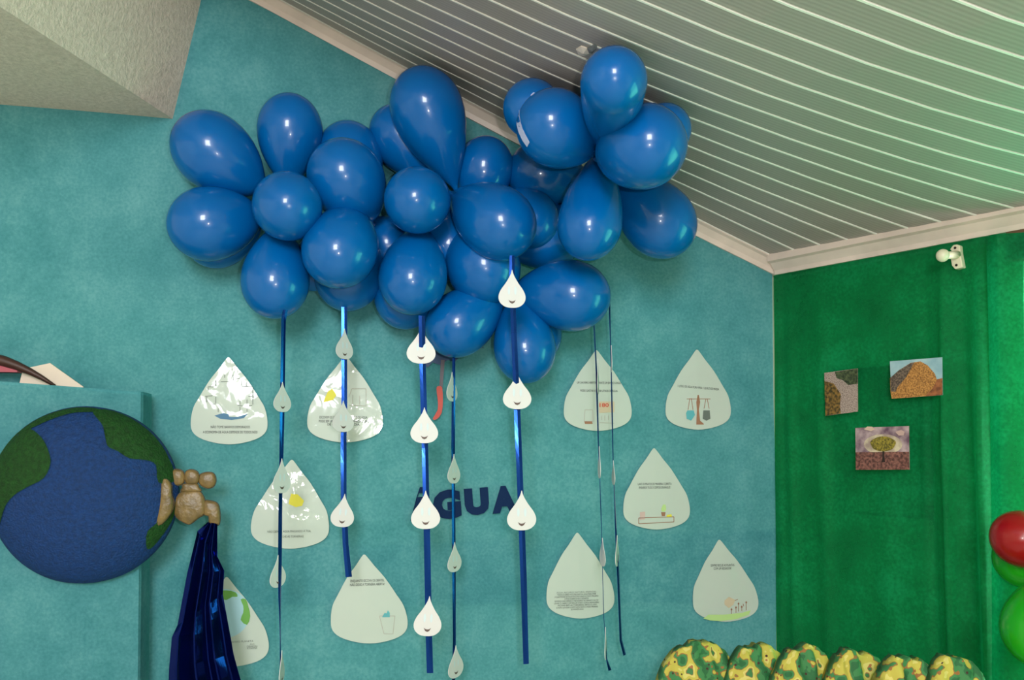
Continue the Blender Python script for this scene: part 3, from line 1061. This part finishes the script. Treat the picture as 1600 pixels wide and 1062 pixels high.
drop_tag(538, 537, .157, 50, L2 + ', hung highest there', (40, 48), TAGB)
drop_tag(536, 650, .157, 40, L2 + ', middle of its three', (42, 49))
drop_tag(536, 797, .157, 15, L2 + ', last above its cut end', (37, 52), tilt=6)
ribbon([(659, 493, .30, 10, 0), (660, 560, .28, 10, 0), (664, 700, .27, 10, 2), (667, 830, .27, 10, -3), (670, 990, .27, 10, -5), (672, 1051, .27, 10, -5)],
       'blue ribbon strung with four white drops', M['ribbon'])
L3 = 'white drop on the blue ribbon of four drops'
for u, v_, w_, h_, t_ in [(658, 539, 45, 58, ', nearest its balloon'), (663, 664, 43, 56, ', second from its balloon'), (665, 796, 45, 60, ', covering the accented letter A'), (669, 962, 43, 62, ', last above the ribbon end')]:
    drop_tag(u, v_, .285, 0, L3 + t_, (w_, h_), tilt=4 if v_ > 900 else 0)
ribbon([(709, 556, .16, 5, 20), (708, 700, .16, 7, 30), (709, 850, .16, 7, 40), (710, 1000, .16, 7, 40), (708, 1085, .16, 7, 40)],
       'dark ribbon hanging over the letter G', M['ribbon'])
L4 = 'pale drop on the dark ribbon over the letter G'
for u, v_, yw, h_, t_ in [(706, 604, 62, 46, ', beside the umbrella handle'), (709, 732, 58, 46, ', just above the letters'), (710, 870, 55, 46, ', just below the letters'), (712, 1033, 52, 50, ', lowest of its string')]:
    drop_tag(u, v_, .167, yw, L4 + t_, (44, h_), TAGB)
ribbon([(800, 399, .375, 8, 0), (800, 440, .38, 9, 0), (803, 520, .33, 9, 0), (808, 640, .30, 10, 0), (814, 790, .30, 10, 0), (818, 900, .30, 10, 4), (822, 1037, .30, 9, 4)],
       'long blue ribbon strung with three white drops, stuck under the large balloon', M['ribbon'])
L5 = 'white drop on the long blue ribbon'
for u, v_, w_, h_, t_ in [(800, 451, 43, 60, ', lying over a balloon'), (808, 610, 45, 58, ', just under the lowest balloon'), (815, 797, 46, 62, ', after the last letter of the word')]:
    drop_tag(u, v_, .395 if v_ < 500 else .31, 0, L5 + t_, (w_, h_))
ribbon([(928, 500, .20, 8, 55), (932, 580, .20, 8, 58), (935, 690, .20, 7, 62), (939, 800, .20, 5, 84), (943, 960, .20, 6, 78), (948, 1030, .20, 7, 60), (953, 1047, .20, 8, 40)],
       'thin dark ribbon seen edge on, nearer the long paragraph poster', M['ribbon'])
L6 = 'edge-on drop on the thin ribbon by the paragraph poster'
drop_tag(934, 588, .205, 72, 'white ' + L6 + ', over the red number poster', (44, 56))
drop_tag(936, 722, .205, 80, 'white ' + L6 + ', middle one', (44, 50))
drop_tag(941, 862, .205, 86, 'white ' + L6 + ', second from its end', (44, 44))
drop_tag(946, 1004, .205, 70, 'white ' + L6 + ', at its end', (40, 50), tilt=-6)
ribbon([(948, 452, .24, 8, 45), (952, 465, .22, 8, 50), (955, 570, .20, 7, 62), (958, 720, .20, 7, 62), (962, 820, .20, 9, 58), (966, 900, .20, 9, 55), (970, 1000, .20, 9, 45), (976, 1023, .20, 9, 45)],
       'thin dark ribbon that ends in a curl beside the counter poster', M['ribbon'])
L7 = 'drop on the thin ribbon that ends in a curl'
drop_tag(955, 560, .205, 76, 'pale ' + L7 + ', hung highest there', (44, 42), TAGB)
drop_tag(958, 738, .205, 80, 'white ' + L7 + ', beside the counter poster', (44, 38))
drop_tag(964, 860, .205, 66, 'white ' + L7 + ', lowest there', (44, 48))

# ------------------------------------------------------------------ covered cabinet, globe, tap and foil
SC = 0.125
pA, pB = wl(223, 612, SC), wl(-260, 585, SC)
zc = (pA.z + pB.z) / 2
xr, xl = pA.x, pB.x
V, Fc = [], []
cab = empty('covered_cabinet', MW @ Matrix.Translation(((xr + xl) / 2, -SC / 2, 0)))
tag(cab, 'cabinet draped in teal cloth behind the painted globe', 'cabinet')
ox = (xr + xl) / 2
zl, zr = pB.z + 0.012, pA.z
v = [(xl - ox, SC / 2 - 0.02, 0), (xl - ox, -SC / 2 + 0.006, 0), (xr - ox - 0.006, -SC / 2 + 0.006, 0), (xr - ox - 0.006, SC / 2 - 0.02, 0)]
v2 = [(x, y, (zl if x < 0 else zr) - 0.006) for x, y, z in v]
fix_normals(mesh_obj('body', v + v2, [(0, 1, 2, 3), (4, 7, 6, 5), (0, 4, 5, 1), (1, 5, 6, 2), (2, 6, 7, 3), (3, 7, 4, 0)], M['wood'], cab))
# cloth cover, soft vertical folds near the hem
V, Fc = [], []
prof_c = [(xl, 0.0)] + []
nx, nz = 60, 40
for i in range(nx + 1):
    for j in range(nz + 1):
        t, q = i / nx, j / nz
        L = (xr - xl) + SC - 0.03
        d = t * L
        zt = zl + (zr - zl) * min(1, d / (xr - xl))
        z = 0.03 + (zt - 0.03) * q
        fold = (0.004 * math.sin(d * 38) + 0.003 * math.sin(d * 71 + 1)) * (1 - q) ** 0.6 * 1.2
        if d <= xr - xl:
            V.append((xl + d - ox, -SC / 2 - 0.001 - fold * 0.6, z))
        else:
            V.append((xr - ox + fold * 0.4, -SC / 2 + (d - (xr - xl)), z))
for i in range(nx):
    for j in range(nz):
        a = i * (nz + 1) + j
        Fc.append((a, a + nz + 1, a + nz + 2, a + 1))
k0 = len(V)
V += [(xl - ox, -SC / 2 - 0.001, zl), (xr - ox, -SC / 2 - 0.001, zr), (xr - ox, SC / 2 - 0.03, zr), (xl - ox, SC / 2 - 0.03, zl)]
Fc.append((k0, k0 + 1, k0 + 2, k0 + 3))
mesh_obj('cloth_cover', V, Fc, M['teal'], cab)

# things lying on the cabinet: a dark-rimmed pink basket and a white card
g = Vector((wl(-40, 590, 0.07).x, -0.07, zl - 0.001))
bk = empty('basket', MW @ Matrix.Translation(g))
tag(bk, 'pink basket with a dark brown arched rim on the cabinet', 'basket')
arch, rads = [], []
for i in range(15):
    t = i / 14
    u = -190 + 276 * t
    vv = 604 - 50 * (1 - abs((u + 60) / 148) ** 2.0) if u > -60 else 604 - 50 * (1 - abs((u + 60) / 132) ** 2.0)
    p = wl(u, vv, 0.075) - g
    arch.append((p.x, p.y, p.z))
    rads.append(0.0125 - 0.009 * max(0, t - 0.72) / 0.28)
sweep_tube('rim', arch, rads, plain('dark_brown_cane', (62, 34, 26), 0.5), bk)
pts = [(x, z - 0.004) for x, y, z in arch if z > 0.012]
pts += [(pts[-1][0], 0.003), (pts[0][0], 0.003)]
V, Fc = extrude_geo(pts, -0.004, 0.03)
fix_normals(mesh_obj('lining', V, Fc, plain('pink_lining', (176, 84, 96), 0.7), bk))
g = wl(90, 590, 0.045)
o = flat_poly('white_card', [(20, 640), (36, 576), (78, 567), (130, 604), (126, 640)], 0.045, plain('cream_card', (226, 206, 188), 0.6), None, g, 0.006)
o.matrix_world = MW @ Matrix.Translation(g)
tag(o, 'cream card standing on the cabinet behind the basket rim', 'card')

# globe: shallow painted dome
SG = SC + 0.008
gc_ = wl(136, 772, SG)
kk = pxm(136, 772, SG)
GR = 137 * kk
globe = empty('painted_globe', MW @ Matrix.Translation(gc_))
tag(globe, 'painted Earth globe relief fixed to the covered cabinet', 'globe')


def dome(rr):
    q = min(1.0, rr / GR)
    return 0.012 + 0.085 * math.sqrt(max(0.0, 1 - q * q * 0.985)) - 0.0075


V, Fc = [(0, -dome(0), 0)], []
seg, rings = 72, 20
for i in range(1, rings + 1):
    rr = GR * math.sin(math.pi / 2 * i / rings)
    for j in range(seg):
        t = 2 * math.pi * j / seg
        w_ = 1 + (0.006 * noise.noise(Vector((math.cos(t) * 2, math.sin(t) * 2, 0.5))) if i == rings else 0)
        V.append((rr * w_ * math.cos(t), -dome(rr), rr * w_ * math.sin(t)))
for j in range(seg):
    t = 2 * math.pi * j / seg
    V.append((GR * math.cos(t), 0.004, GR * math.sin(t)))
for j in range(seg):
    Fc.append((0, 1 + j, 1 + (j + 1) % seg))
for i in range(rings):
    for j in range(seg):
        a = 1 + i * seg
        Fc.append((a + j, a + seg + j, a + seg + (j + 1) % seg, a + (j + 1) % seg))
Fc.append(tuple(1 + rings * seg + j for j in range(seg)))
fix_normals(mesh_obj('ocean', V, Fc, plain('ocean_paint', (16, 50, 100), 0.7, bump=0.5, bscale=220, spec=0.25, vary=0.12, vscale=120), globe, smooth=True))
LAND = plain('land_paint', (24, 62, 22), 0.7, bump=0.5, bscale=200, spec=0.2, vary=0.16, vscale=110)


def continent(zpts, off=(0, 560), sc=3.636):
    pts = [(x / sc + off[0], y / sc + off[1]) for x, y in zpts]
    bm = bmesh.new()
    vs = []
    for u, v_ in smooth_closed(pts, 3):
        x, z = (u - 136) * kk, (772 - v_) * kk
        rr = math.hypot(x, z)
        if rr > GR * 0.995:
            x, z = x * GR * 0.995 / rr, z * GR * 0.995 / rr
        vs.append(bm.verts.new((x, 0, z)))
    fc = bm.faces.new(vs)
    bmesh.ops.triangulate(bm, faces=[fc])
    for _ in range(3):
        bmesh.ops.subdivide_edges(bm, edges=[e for e in bm.edges if e.calc_length() > GR * 0.07], cuts=1)
        bmesh.ops.triangulate(bm, faces=bm.faces[:])
    for q in bm.verts:
        q.co.y = -dome(math.hypot(q.co.x, q.co.z)) - 0.0022
    me = bpy.data.meshes.new('continent')
    bm.to_mesh(me)
    bm.free()
    return fix_normals(mesh_from('continent', me, LAND, globe, smooth=True))


continent([(0, 600), (60, 520), (140, 425), (220, 400), (300, 450), (345, 520), (362, 590), (330, 670), (240, 720), (170, 765), (120, 825), (85, 915), (60, 940), (10, 940), (0, 860), (0, 720)])
continent([(150, 420), (240, 350), (340, 305), (450, 280), (560, 285), (540, 306), (440, 312), (330, 350), (225, 400)])
continent([(540, 300), (600, 290), (750, 330), (880, 400), (905, 450), (925, 520), (960, 600), (990, 640), (975, 700), (905, 700), (890, 605), (840, 575), (760, 565), (700, 525), (645, 495), (632, 430), (600, 370)])
continent([(985, 840), (975, 900), (930, 985), (870, 1065), (840, 1070), (850, 975), (895, 930), (940, 850)])

# tap: puffed cut-out pieces in gold craft foam
GOLD = plain('gold_craft_foam', (112, 90, 50), 0.4, bump=0.3, bscale=60, vary=0.16, vscale=40)
RIM = plain('tap_marker_outline', (48, 36, 20), 0.25)
ST = SG + 0.016
tg = wl(300, 770, ST)
tap = empty('craft_tap', MW @ Matrix.Translation(tg))
tag(tap, 'gold craft foam tap sticking out of the painted globe', 'tap')


def puff(name, pts_px, mat, parent, org, s, thick=0.012, puffh=0.006, k=4, rings=5, rim=None):
    pts = smooth_closed(pts_px, k)
    cu = sum(p[0] for p in pts) / len(pts)
    cv = sum(p[1] for p in pts) / len(pts)
    n = len(pts)
    V, Fc = [], []
    for i in range(rings):
        q = 1 - (i / rings) ** 1.6
        for u, v_ in pts:
            p = wl(cu + (u - cu) * q, cv + (v_ - cv) * q, s) - org
            V.append((p.x, p.y - puffh * math.sqrt(max(0, 1 - q * q)), p.z))
    c = wl(cu, cv, s) - org
    V.append((c.x, c.y - puffh, c.z))
    for i in range(rings - 1):
        for j in range(n):
            Fc.append((i * n + j, i * n + (j + 1) % n, (i + 1) * n + (j + 1) % n, (i + 1) * n + j))
    for j in range(n):
        Fc.append(((rings - 1) * n + j, (rings - 1) * n + (j + 1) % n, rings * n))
    k0 = len(V)
    for i in range(n):
        V.append((V[i][0], V[i][1] + thick, V[i][2]))
    Fc += [(i, k0 + i, k0 + (i + 1) % n, (i + 1) % n) for i in range(n)]
    Fc.append(tuple(k0 + i for i in range(n)))
    o = fix_normals(mesh_obj(name, V, Fc, mat, parent, smooth=True))
    if rim is not None:
        es_ = o.modifiers.new('crisp_edge', 'EDGE_SPLIT')
        es_.split_angle = math.radians(50)
        P2 = []
        for u, v_ in pts:
            d = Vector((u - cu, v_ - cv))
            d *= (d.length + 1.1) / d.length
            p = wl(cu + d.x, cv + d.y, s - 0.003) - org
            P2.append((p.x, p.z))
        V, Fc = extrude_geo(P2, wl(cu, cv, s - 0.003).y - org.y, wl(cu, cv, s - 0.003).y - org.y + 0.006)
        fix_normals(mesh_obj('outline', V, Fc, rim, o if parent.parent is None else parent))
    return o


def zz(pts, sc=3.106, off=(230, 720)):
    return [(x / sc + off[0], y / sc + off[1]) for x, y in pts]


puff('flange', zz([(72, 90), (98, 92), (116, 120), (118, 165), (126, 200), (120, 238), (105, 268), (72, 305), (44, 312), (46, 270), (54, 220), (62, 140)]), GOLD, tap, tg, ST + 0.03, 0.02, k=3, rim=RIM)
puff('body', zz([(122, 218), (130, 190), (165, 152), (200, 144), (252, 146), (277, 185), (280, 225), (276, 258), (245, 278), (215, 302), (190, 303), (142, 272)]), GOLD, tap, tg, ST + 0.004, k=3, rim=RIM)
puff('neck', zz([(176, 112), (238, 108), (250, 128), (262, 146), (212, 150), (163, 148), (172, 130)]), GOLD, tap, tg, ST + 0.006, 0.008, 0.004, k=2, rim=RIM)
hd = puff('handle', zz([(180, 78), (190, 50), (215, 42), (242, 52), (253, 78), (244, 106), (215, 114), (188, 106)]), GOLD, tap, tg, ST + 0.008, k=3, rim=RIM)
puff('grip', zz([(107, 82), (114, 52), (142, 40), (172, 50), (183, 80), (172, 110), (144, 118), (116, 108)]), GOLD, hd, tg, ST + 0.005, k=3, rim=RIM)
puff('grip', zz([(249, 92), (256, 66), (290, 55), (320, 60), (333, 88), (324, 120), (296, 132), (262, 118)]), GOLD, hd, tg, ST + 0.005, k=3, rim=RIM)
puff('spout', zz([(276, 196), (318, 196), (344, 212), (352, 250), (352, 298), (338, 312), (302, 304), (298, 268), (276, 258)]), GOLD, tap, tg, ST + 0.004, k=3, rim=RIM)

# blue foil falling from the spout
le = [(326, 815), (310, 829), (294, 894), (279, 975), (270, 994), (266, 1040), (264, 1100)]
ri = [(341, 817), (341, 868), (352, 890), (350, 926), (359, 977), (367, 1019), (390, 1100)]
SF = SG + 0.012
fg = wl(333, 815, SF)


def interp(L, q):
    x = q * (len(L) - 1)
    i = min(int(x), len(L) - 2)
    t = x - i
    return L[i][0] + (L[i + 1][0] - L[i][0]) * t, L[i][1] + (L[i + 1][1] - L[i][1]) * t


V, Fc = [], []
nx, nz = 44, 30
for j in range(nz + 1):
    q = j / nz
    (lu, lv), (ru, rv) = interp(le, q), interp(ri, q)
    for i in range(nx + 1):
        t = i / nx
        # a few long creases fanning out from the spout, flat facets between them
        xs_ = [0, .13, .30, .42, .60, .72, .88, 1.0]
        ys_ = [.0, -.5, .25, -1.0, -.1, -.7, .1, -.35]
        for c_ in range(7):
            if t <= xs_[c_ + 1] + 1e-6:
                fr = (t - xs_[c_]) / (xs_[c_ + 1] - xs_[c_])
                y = ys_[c_] + (ys_[c_ + 1] - ys_[c_]) * fr
                break
        y *= 0.006 + 0.026 * q
        y += 0.006 * q * noise.noise(Vector((t * 2.2, q * 5, 2)))
        p = wl(lu + (ru - lu) * t, lv + (rv - lv) * t, SF) - fg
        V.append((p.x, p.y + y - 0.01, p.z))
for j in range(nz):
    for i in range(nx):
        a = j * (nx + 1) + i
        Fc.append((a, a + 1, a + nx + 2, a + nx + 1))
fo = mesh_obj('foil_stream', V, Fc, M['foil'], None, MW @ Matrix.Translation(fg))
tag(fo, 'shiny dark blue foil falling in pleats from the craft tap', 'foil')
sd = fo.modifiers.new('thickness', 'SOLIDIFY')
sd.thickness = 0.0006

# ------------------------------------------------------------------ photographs pinned on the green cloth
def photo(corners, label, parts):
    s = 0.034
    g = rl(corners[0][0], corners[0][1], s)
    P = [rl(u, v_, s) - g for u, v_ in corners]
    V, Fc = extrude_geo([(p.x, p.z) for p in P], 0.0, 0.0015)
    o = mesh_obj('photo_print', V, Fc, parts[0][1], None, MR @ Matrix.Translation(g))
    fix_normals(o)
    tag(o, label, 'photo', 'photo prints on the green cloth')
    for i, (pts, mt, nm) in enumerate(parts[1:]):
        flat_poly(nm, pts, s + 0.0006 * (i + 1), mt, o, g, 0.0, rl)
    return o


def zp(pts):
    return [(1280 + x / 5.31, 550 + y / 5.31) for x, y in pts]


def speck(name, a, b_, scale):
    m, nt, b = new_mat(name)
    n = N(nt, 'ShaderNodeTexNoise', in_Scale=scale, in_Detail=4.0)
    nt.links.new(coords(nt), n.inputs['Vector'])
    r = ramp(nt, [(0.38, lin(a)), (0.62, lin(b_))])
    nt.links.new(n.outputs['Fac'], r.inputs[0])
    nt.links.new(r.outputs[0], b.inputs['Base Color'])
    b.inputs['Roughness'].default_value = 0.4
    return m


photo(zp([(42, 172), (318, 135), (320, 492), (52, 528)]), 'upright photo of a pebble path between bushes on green cloth',
      [(None, speck('pebbles', (112, 92, 84), (190, 168, 156), 420)),
       (zp([(130, 165), (318, 136), (319, 262), (240, 272), (200, 235), (145, 215)]), speck('dark_bush', (30, 40, 24), (84, 92, 60), 130), 'printed_bush'),
       (zp([(44, 240), (120, 260), (180, 350), (172, 440), (178, 508), (52, 527)]), speck('brown_bush', (60, 48, 20), (140, 104, 48), 130), 'printed_shrub')])
photo(zp([(586, 76), (1020, 42), (1024, 356), (602, 386)]), 'wide photo of a golden rocky hill under blue sky on green cloth',
      [(None, speck('photo_sky', (132, 166, 176), (164, 190, 192), 20)),
       (zp([(588, 215), (660, 150), (760, 88), (840, 76), (900, 110), (960, 180), (975, 225), (1023, 215), (1024, 355), (602, 386), (592, 330)]), speck('gold_rock', (128, 82, 38), (196, 138, 70), 260), 'printed_hill'),
       (zp([(590, 212), (660, 150), (760, 90), (790, 84), (720, 210), (650, 290), (632, 330), (594, 326)]), speck('grey_rock', (62, 50, 42), (120, 100, 84), 240), 'printed_rock_face'),
       (zp([(980, 226), (1023, 215), (1024, 355), (880, 366), (940, 300)]), speck('rust_ground', (110, 62, 36), (160, 96, 56), 90), 'printed_ground')])
tree = [(530 + 105 * math.cos(t) * (1 + .05 * math.sin(5 * t)), 760 - 62 * math.sin(t)) for t in [2 * math.pi * i / 24 for i in range(24)]]
photo(zp([(300, 628), (744, 612), (748, 974), (304, 976)]), 'photo of a lone round tree under a glowing purple sky on green cloth',
      [(None, speck('violet_sky', (96, 66, 84), (186, 160, 160), 26)),
       (zp([(530 + 160 * math.cos(2 * math.pi * i / 20), 765 - 85 * math.sin(2 * math.pi * i / 20)) for i in range(20)]), speck('glow_sky', (160, 136, 124), (206, 190, 158), 30), 'printed_glow'),
       (zp([(302, 830), (746, 826), (748, 974), (304, 976)]), speck('russet_field', (76, 42, 38), (142, 92, 80), 150), 'printed_field'),
       (zp([(522, 800), (542, 800), (540, 860), (548, 912), (518, 912), (526, 860)]), plain('trunk_print', (38, 20, 14), 0.5), 'printed_trunk'),
       (zp(tree), speck('olive_crown', (84, 74, 18), (160, 140, 50), 260), 'printed_crown'),
       (zp([(372, 640), (400, 616), (440, 618), (460, 640), (430, 656)]), plain('cloud_print', (206, 176, 156), 0.5), 'printed_cloud'),
       (zp([(630, 660), (680, 645), (710, 660), (700, 690), (660, 692)]), plain('cloud_print_b', (190, 156, 146), 0.5), 'printed_cloud')])

# curtain rod holder on the green wall: ball, neck, plate
s = 0.02
g = rl(1497, 398, s)
h = empty('rod_bracket', MR @ Matrix.Translation(g))
tag(h, 'cream plastic curtain rod bracket with a ball end near the eave', 'bracket')
k = pxm(1497, 398, s, MRi)
pl_pts = [(1491, 383), (1497, 382), (1501, 384), (1502, 396), (1505, 412), (1506, 418), (1494, 421), (1489, 415), (1487, 404), (1492, 396), (1486, 390)]
P = [rl(u, v_, s) - g for u, v_ in pl_pts]
V, Fc = extrude_geo([(p.x, p.z) for p in P], -0.006, 0.012)
fix_normals(mesh_obj('plate', V, Fc, M['white_plastic'], h, bevel=0.002))
nb = rl(1473, 399, s + 0.062) - g
na = rl(1495, 398, s + 0.004) - g
sweep_tube('neck', [na, na * 0.5 + nb * 0.5, nb], [0.010, 0.0085, 0.0085], M['white_plastic'], h, seg=16)
V, Fc = [], []
for i in range(13):
    a = math.pi * i / 12
    for j in range(20):
        t = 2 * math.pi * j / 20
        V.append(nb + Vector((math.sin(a) * math.cos(t), math.sin(a) * math.sin(t), math.cos(a))) * 0.0145)
for i in range(12):
    for j in range(20):
        Fc.append((i * 20 + j, i * 20 + (j + 1) % 20, (i + 1) * 20 + (j + 1) % 20, (i + 1) * 20 + j))
fix_normals(mesh_obj('ball', V, Fc, M['white_plastic'], h, smooth=True))
for (u, v_) in [(1492, 387), (1494, 414)]:
    c = rl(u, v_, s + 0.0075) - g
    V = [c + Vector((0.003 * math.cos(2 * math.pi * i / 8), 0, 0.003 * math.sin(2 * math.pi * i / 8))) for i in range(8)]
    V += [p + Vector((0, 0.003, 0)) for p in V]
    mesh_obj('screw', V, [tuple(range(8)), tuple(range(15, 7, -1))] + [(i, i + 8, (i + 1) % 8 + 8, (i + 1) % 8) for i in range(8)], M['screw'], h)

# crumpled tape and a small grey piece on the ceiling by the topmost balloon
def ceil_hit(u, v_):
    lo, hi = 0.0, 1.6
    for _ in range(50):
        s = (lo + hi) / 2
        p = wl(u, v_, s)
        if p.z > ceil_z(p.x, s):
            lo = s
        else:
            hi = s
    return wl(u, v_, hi + 0.004)


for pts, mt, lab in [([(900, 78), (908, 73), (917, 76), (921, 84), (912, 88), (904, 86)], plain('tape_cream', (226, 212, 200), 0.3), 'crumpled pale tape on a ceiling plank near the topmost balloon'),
                     ([(918, 76), (928, 70), (933, 74), (925, 84), (920, 82)], plain('grey_piece', (120, 122, 122), 0.25), 'small grey piece on the ceiling beside the pale tape')]:
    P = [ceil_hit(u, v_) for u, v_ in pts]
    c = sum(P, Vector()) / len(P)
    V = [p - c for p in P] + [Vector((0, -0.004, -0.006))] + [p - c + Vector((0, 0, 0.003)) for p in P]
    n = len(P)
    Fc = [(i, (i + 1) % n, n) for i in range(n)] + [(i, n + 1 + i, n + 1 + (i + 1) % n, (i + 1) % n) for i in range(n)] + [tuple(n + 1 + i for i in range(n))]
    o = mesh_obj('ceiling_piece', V, Fc, mt, None, MW @ Matrix.Translation(c))
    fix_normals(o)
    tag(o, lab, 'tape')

# ------------------------------------------------------------------ hedge of painted foam bushes on a table in the corner
m, nt, b = new_mat('camouflage_foam')
co = coords(nt)
n1 = N(nt, 'ShaderNodeTexNoise', in_Scale=26.0, in_Detail=2.0, in_Roughness=0.5)
nt.links.new(co, n1.inputs['Vector'])
r = ramp(nt, [(0.0, lin((34, 92, 50))), (0.42, lin((54, 116, 64))), (0.475, lin((140, 92, 44))), (0.495, lin((178, 166, 66))), (0.58, lin((196, 184, 100))), (0.635, lin((150, 92, 52))), (0.65, lin((58, 112, 62)))], 'CONSTANT')
nt.links.new(n1.outputs['Fac'], r.inputs[0])
vo = N(nt, 'ShaderNodeTexVoronoi', in_Scale=48.0)
nt.links.new(co, vo.inputs['Vector'])
lt = N(nt, 'ShaderNodeMath', operation='LESS_THAN')
lt.inputs[1].default_value = 0.13
nt.links.new(vo.outputs['Distance'], lt.inputs[0])
mx = N(nt, 'ShaderNodeMix', data_type='RGBA')
nt.links.new(lt.outputs[0], mx.inputs[0])
nt.links.new(r.outputs[0], mx.inputs[6])
mx.inputs[7].default_value = lin((60, 30, 20))
nt.links.new(mx.outputs[2], b.inputs['Base Color'])
b.inputs['Roughness'].default_value = 0.8
M['camo'] = m
SH = 0.44
zb = 0.80
for i, (u0, u1, vt, ds, lab) in enumerate([(1030, 1160, 1003, .03, 'patchy green and yellow foam bush standing before the teal cloth'), (1134, 1240, 1008, 0.0, 'yellowish foam bush standing where teal and green cloth meet'),
                                           (1208, 1312, 1011, .025, 'green-topped foam bush next to the yellowish one'), (1290, 1392, 1017, 0.0, 'dark green foam bush with a yellow side patch, between two paler bushes'),
                                           (1366, 1476, 1024, .03, 'low foam bush with a pale notch at its top'), (1446, 1548, 1027, .0, 'foam bush with a broad yellow crown at the end of the hedge')]):
    s = SH + ds + 0.075 * i
    c = wl((u0 + u1) / 2, 1062, s)
    c.z = zb
    pL, pR, pT = wl(u0 - 10, 1062, s), wl(u1 + 8, 1062, s), wl((u0 + u1) / 2, vt, s)
    hw, hh = (pR.x - pL.x) / 2, pT.z - zb
    V, Fc = [], []
    nu, nv = 36, 20
    for a in range(nu + 1):
        for b_ in range(nv + 1):
            t = -1 + 2 * a / nu
            q = b_ / nv
            env = (1 - min(1.0, abs(t)) ** 2.4) ** 0.5
            jag = 1 + 0.03 * noise.noise(Vector((t * 3 + i * 7, 0.3, 1.1))) + 0.022 * noise.noise(Vector((t * 9 + i * 5, 2.3, 0)))
            z = hh * (0.45 + 0.55 * env) * jag * math.sin(q * math.pi / 2)
            dep = 0.05 * math.cos(q * math.pi / 2) * (0.4 + 0.6 * env) + 0.012 * noise.noise(Vector((t * 5 + i, q * 4, 4.4)))
            x = hw * t * (1 + 0.03 * noise.noise(Vector((q * 3, i * 3.3, 0.5))))
            V.append((x, -max(0.004, dep), z))
    n0 = len(V)
    V += [(x, 0.03, z) for x, y, z in V[:n0]]
    for a in range(nu):
        for b_ in range(nv):
            k = a * (nv + 1) + b_
            Fc.append((k, k + nv + 1, k + nv + 2, k + 1))
            k += n0
            Fc.append((k + 1, k + nv + 2, k + nv + 1, k))
    for a in range(nu):
        k = a * (nv + 1)
        Fc.append((k, n0 + k, n0 + k + nv + 1, k + nv + 1))
        k += nv
        Fc.append((k + nv + 1, n0 + k + nv + 1, n0 + k, k))
    for b_ in range(nv):
        Fc.append((b_, b_ + 1, n0 + b_ + 1, n0 + b_))
        k = nu * (nv + 1) + b_
        Fc.append((k + 1, k, n0 + k, n0 + k + 1))
    o = mesh_obj('foam_bush', V, Fc, M['camo'], None, MW @ Matrix.Translation(c), smooth=True)
    fix_normals(o)
    tag(o, lab, 'bush', 'foam bushes of the hedge')
# the table that carries them, below the frame
pa, pb = wl(1030, 1062, SH), wl(1550, 1062, SH + 0.375)
ang = math.atan2(pb.y - pa.y, pb.x - pa.x)
hw = math.hypot(pb.x - pa.x, pb.y - pa.y) / 2 - 0.01
tb = empty('side_table', MW @ Matrix.Translation(((pa.x + pb.x) / 2, (pa.y + pb.y) / 2, 0)) @ Matrix.Rotation(ang, 4, 'Z'))
tag(tb, 'wooden side table carrying the foam hedge', 'table')
v, f = box_geo(-hw, hw, -0.10, 0.05, zb - 0.03, zb)
mesh_obj('tabletop', v, f, M['wood'], tb, bevel=0.003)
for sx in (-1, 1):
    for y0 in (-0.09, 0.015):
        v, f = box_geo(sx * (hw - 0.05) - 0.015, sx * (hw - 0.05) + 0.015, y0, y0 + 0.03, 0, zb - 0.03)
        mesh_obj('leg', v, f, M['wood'], tb)
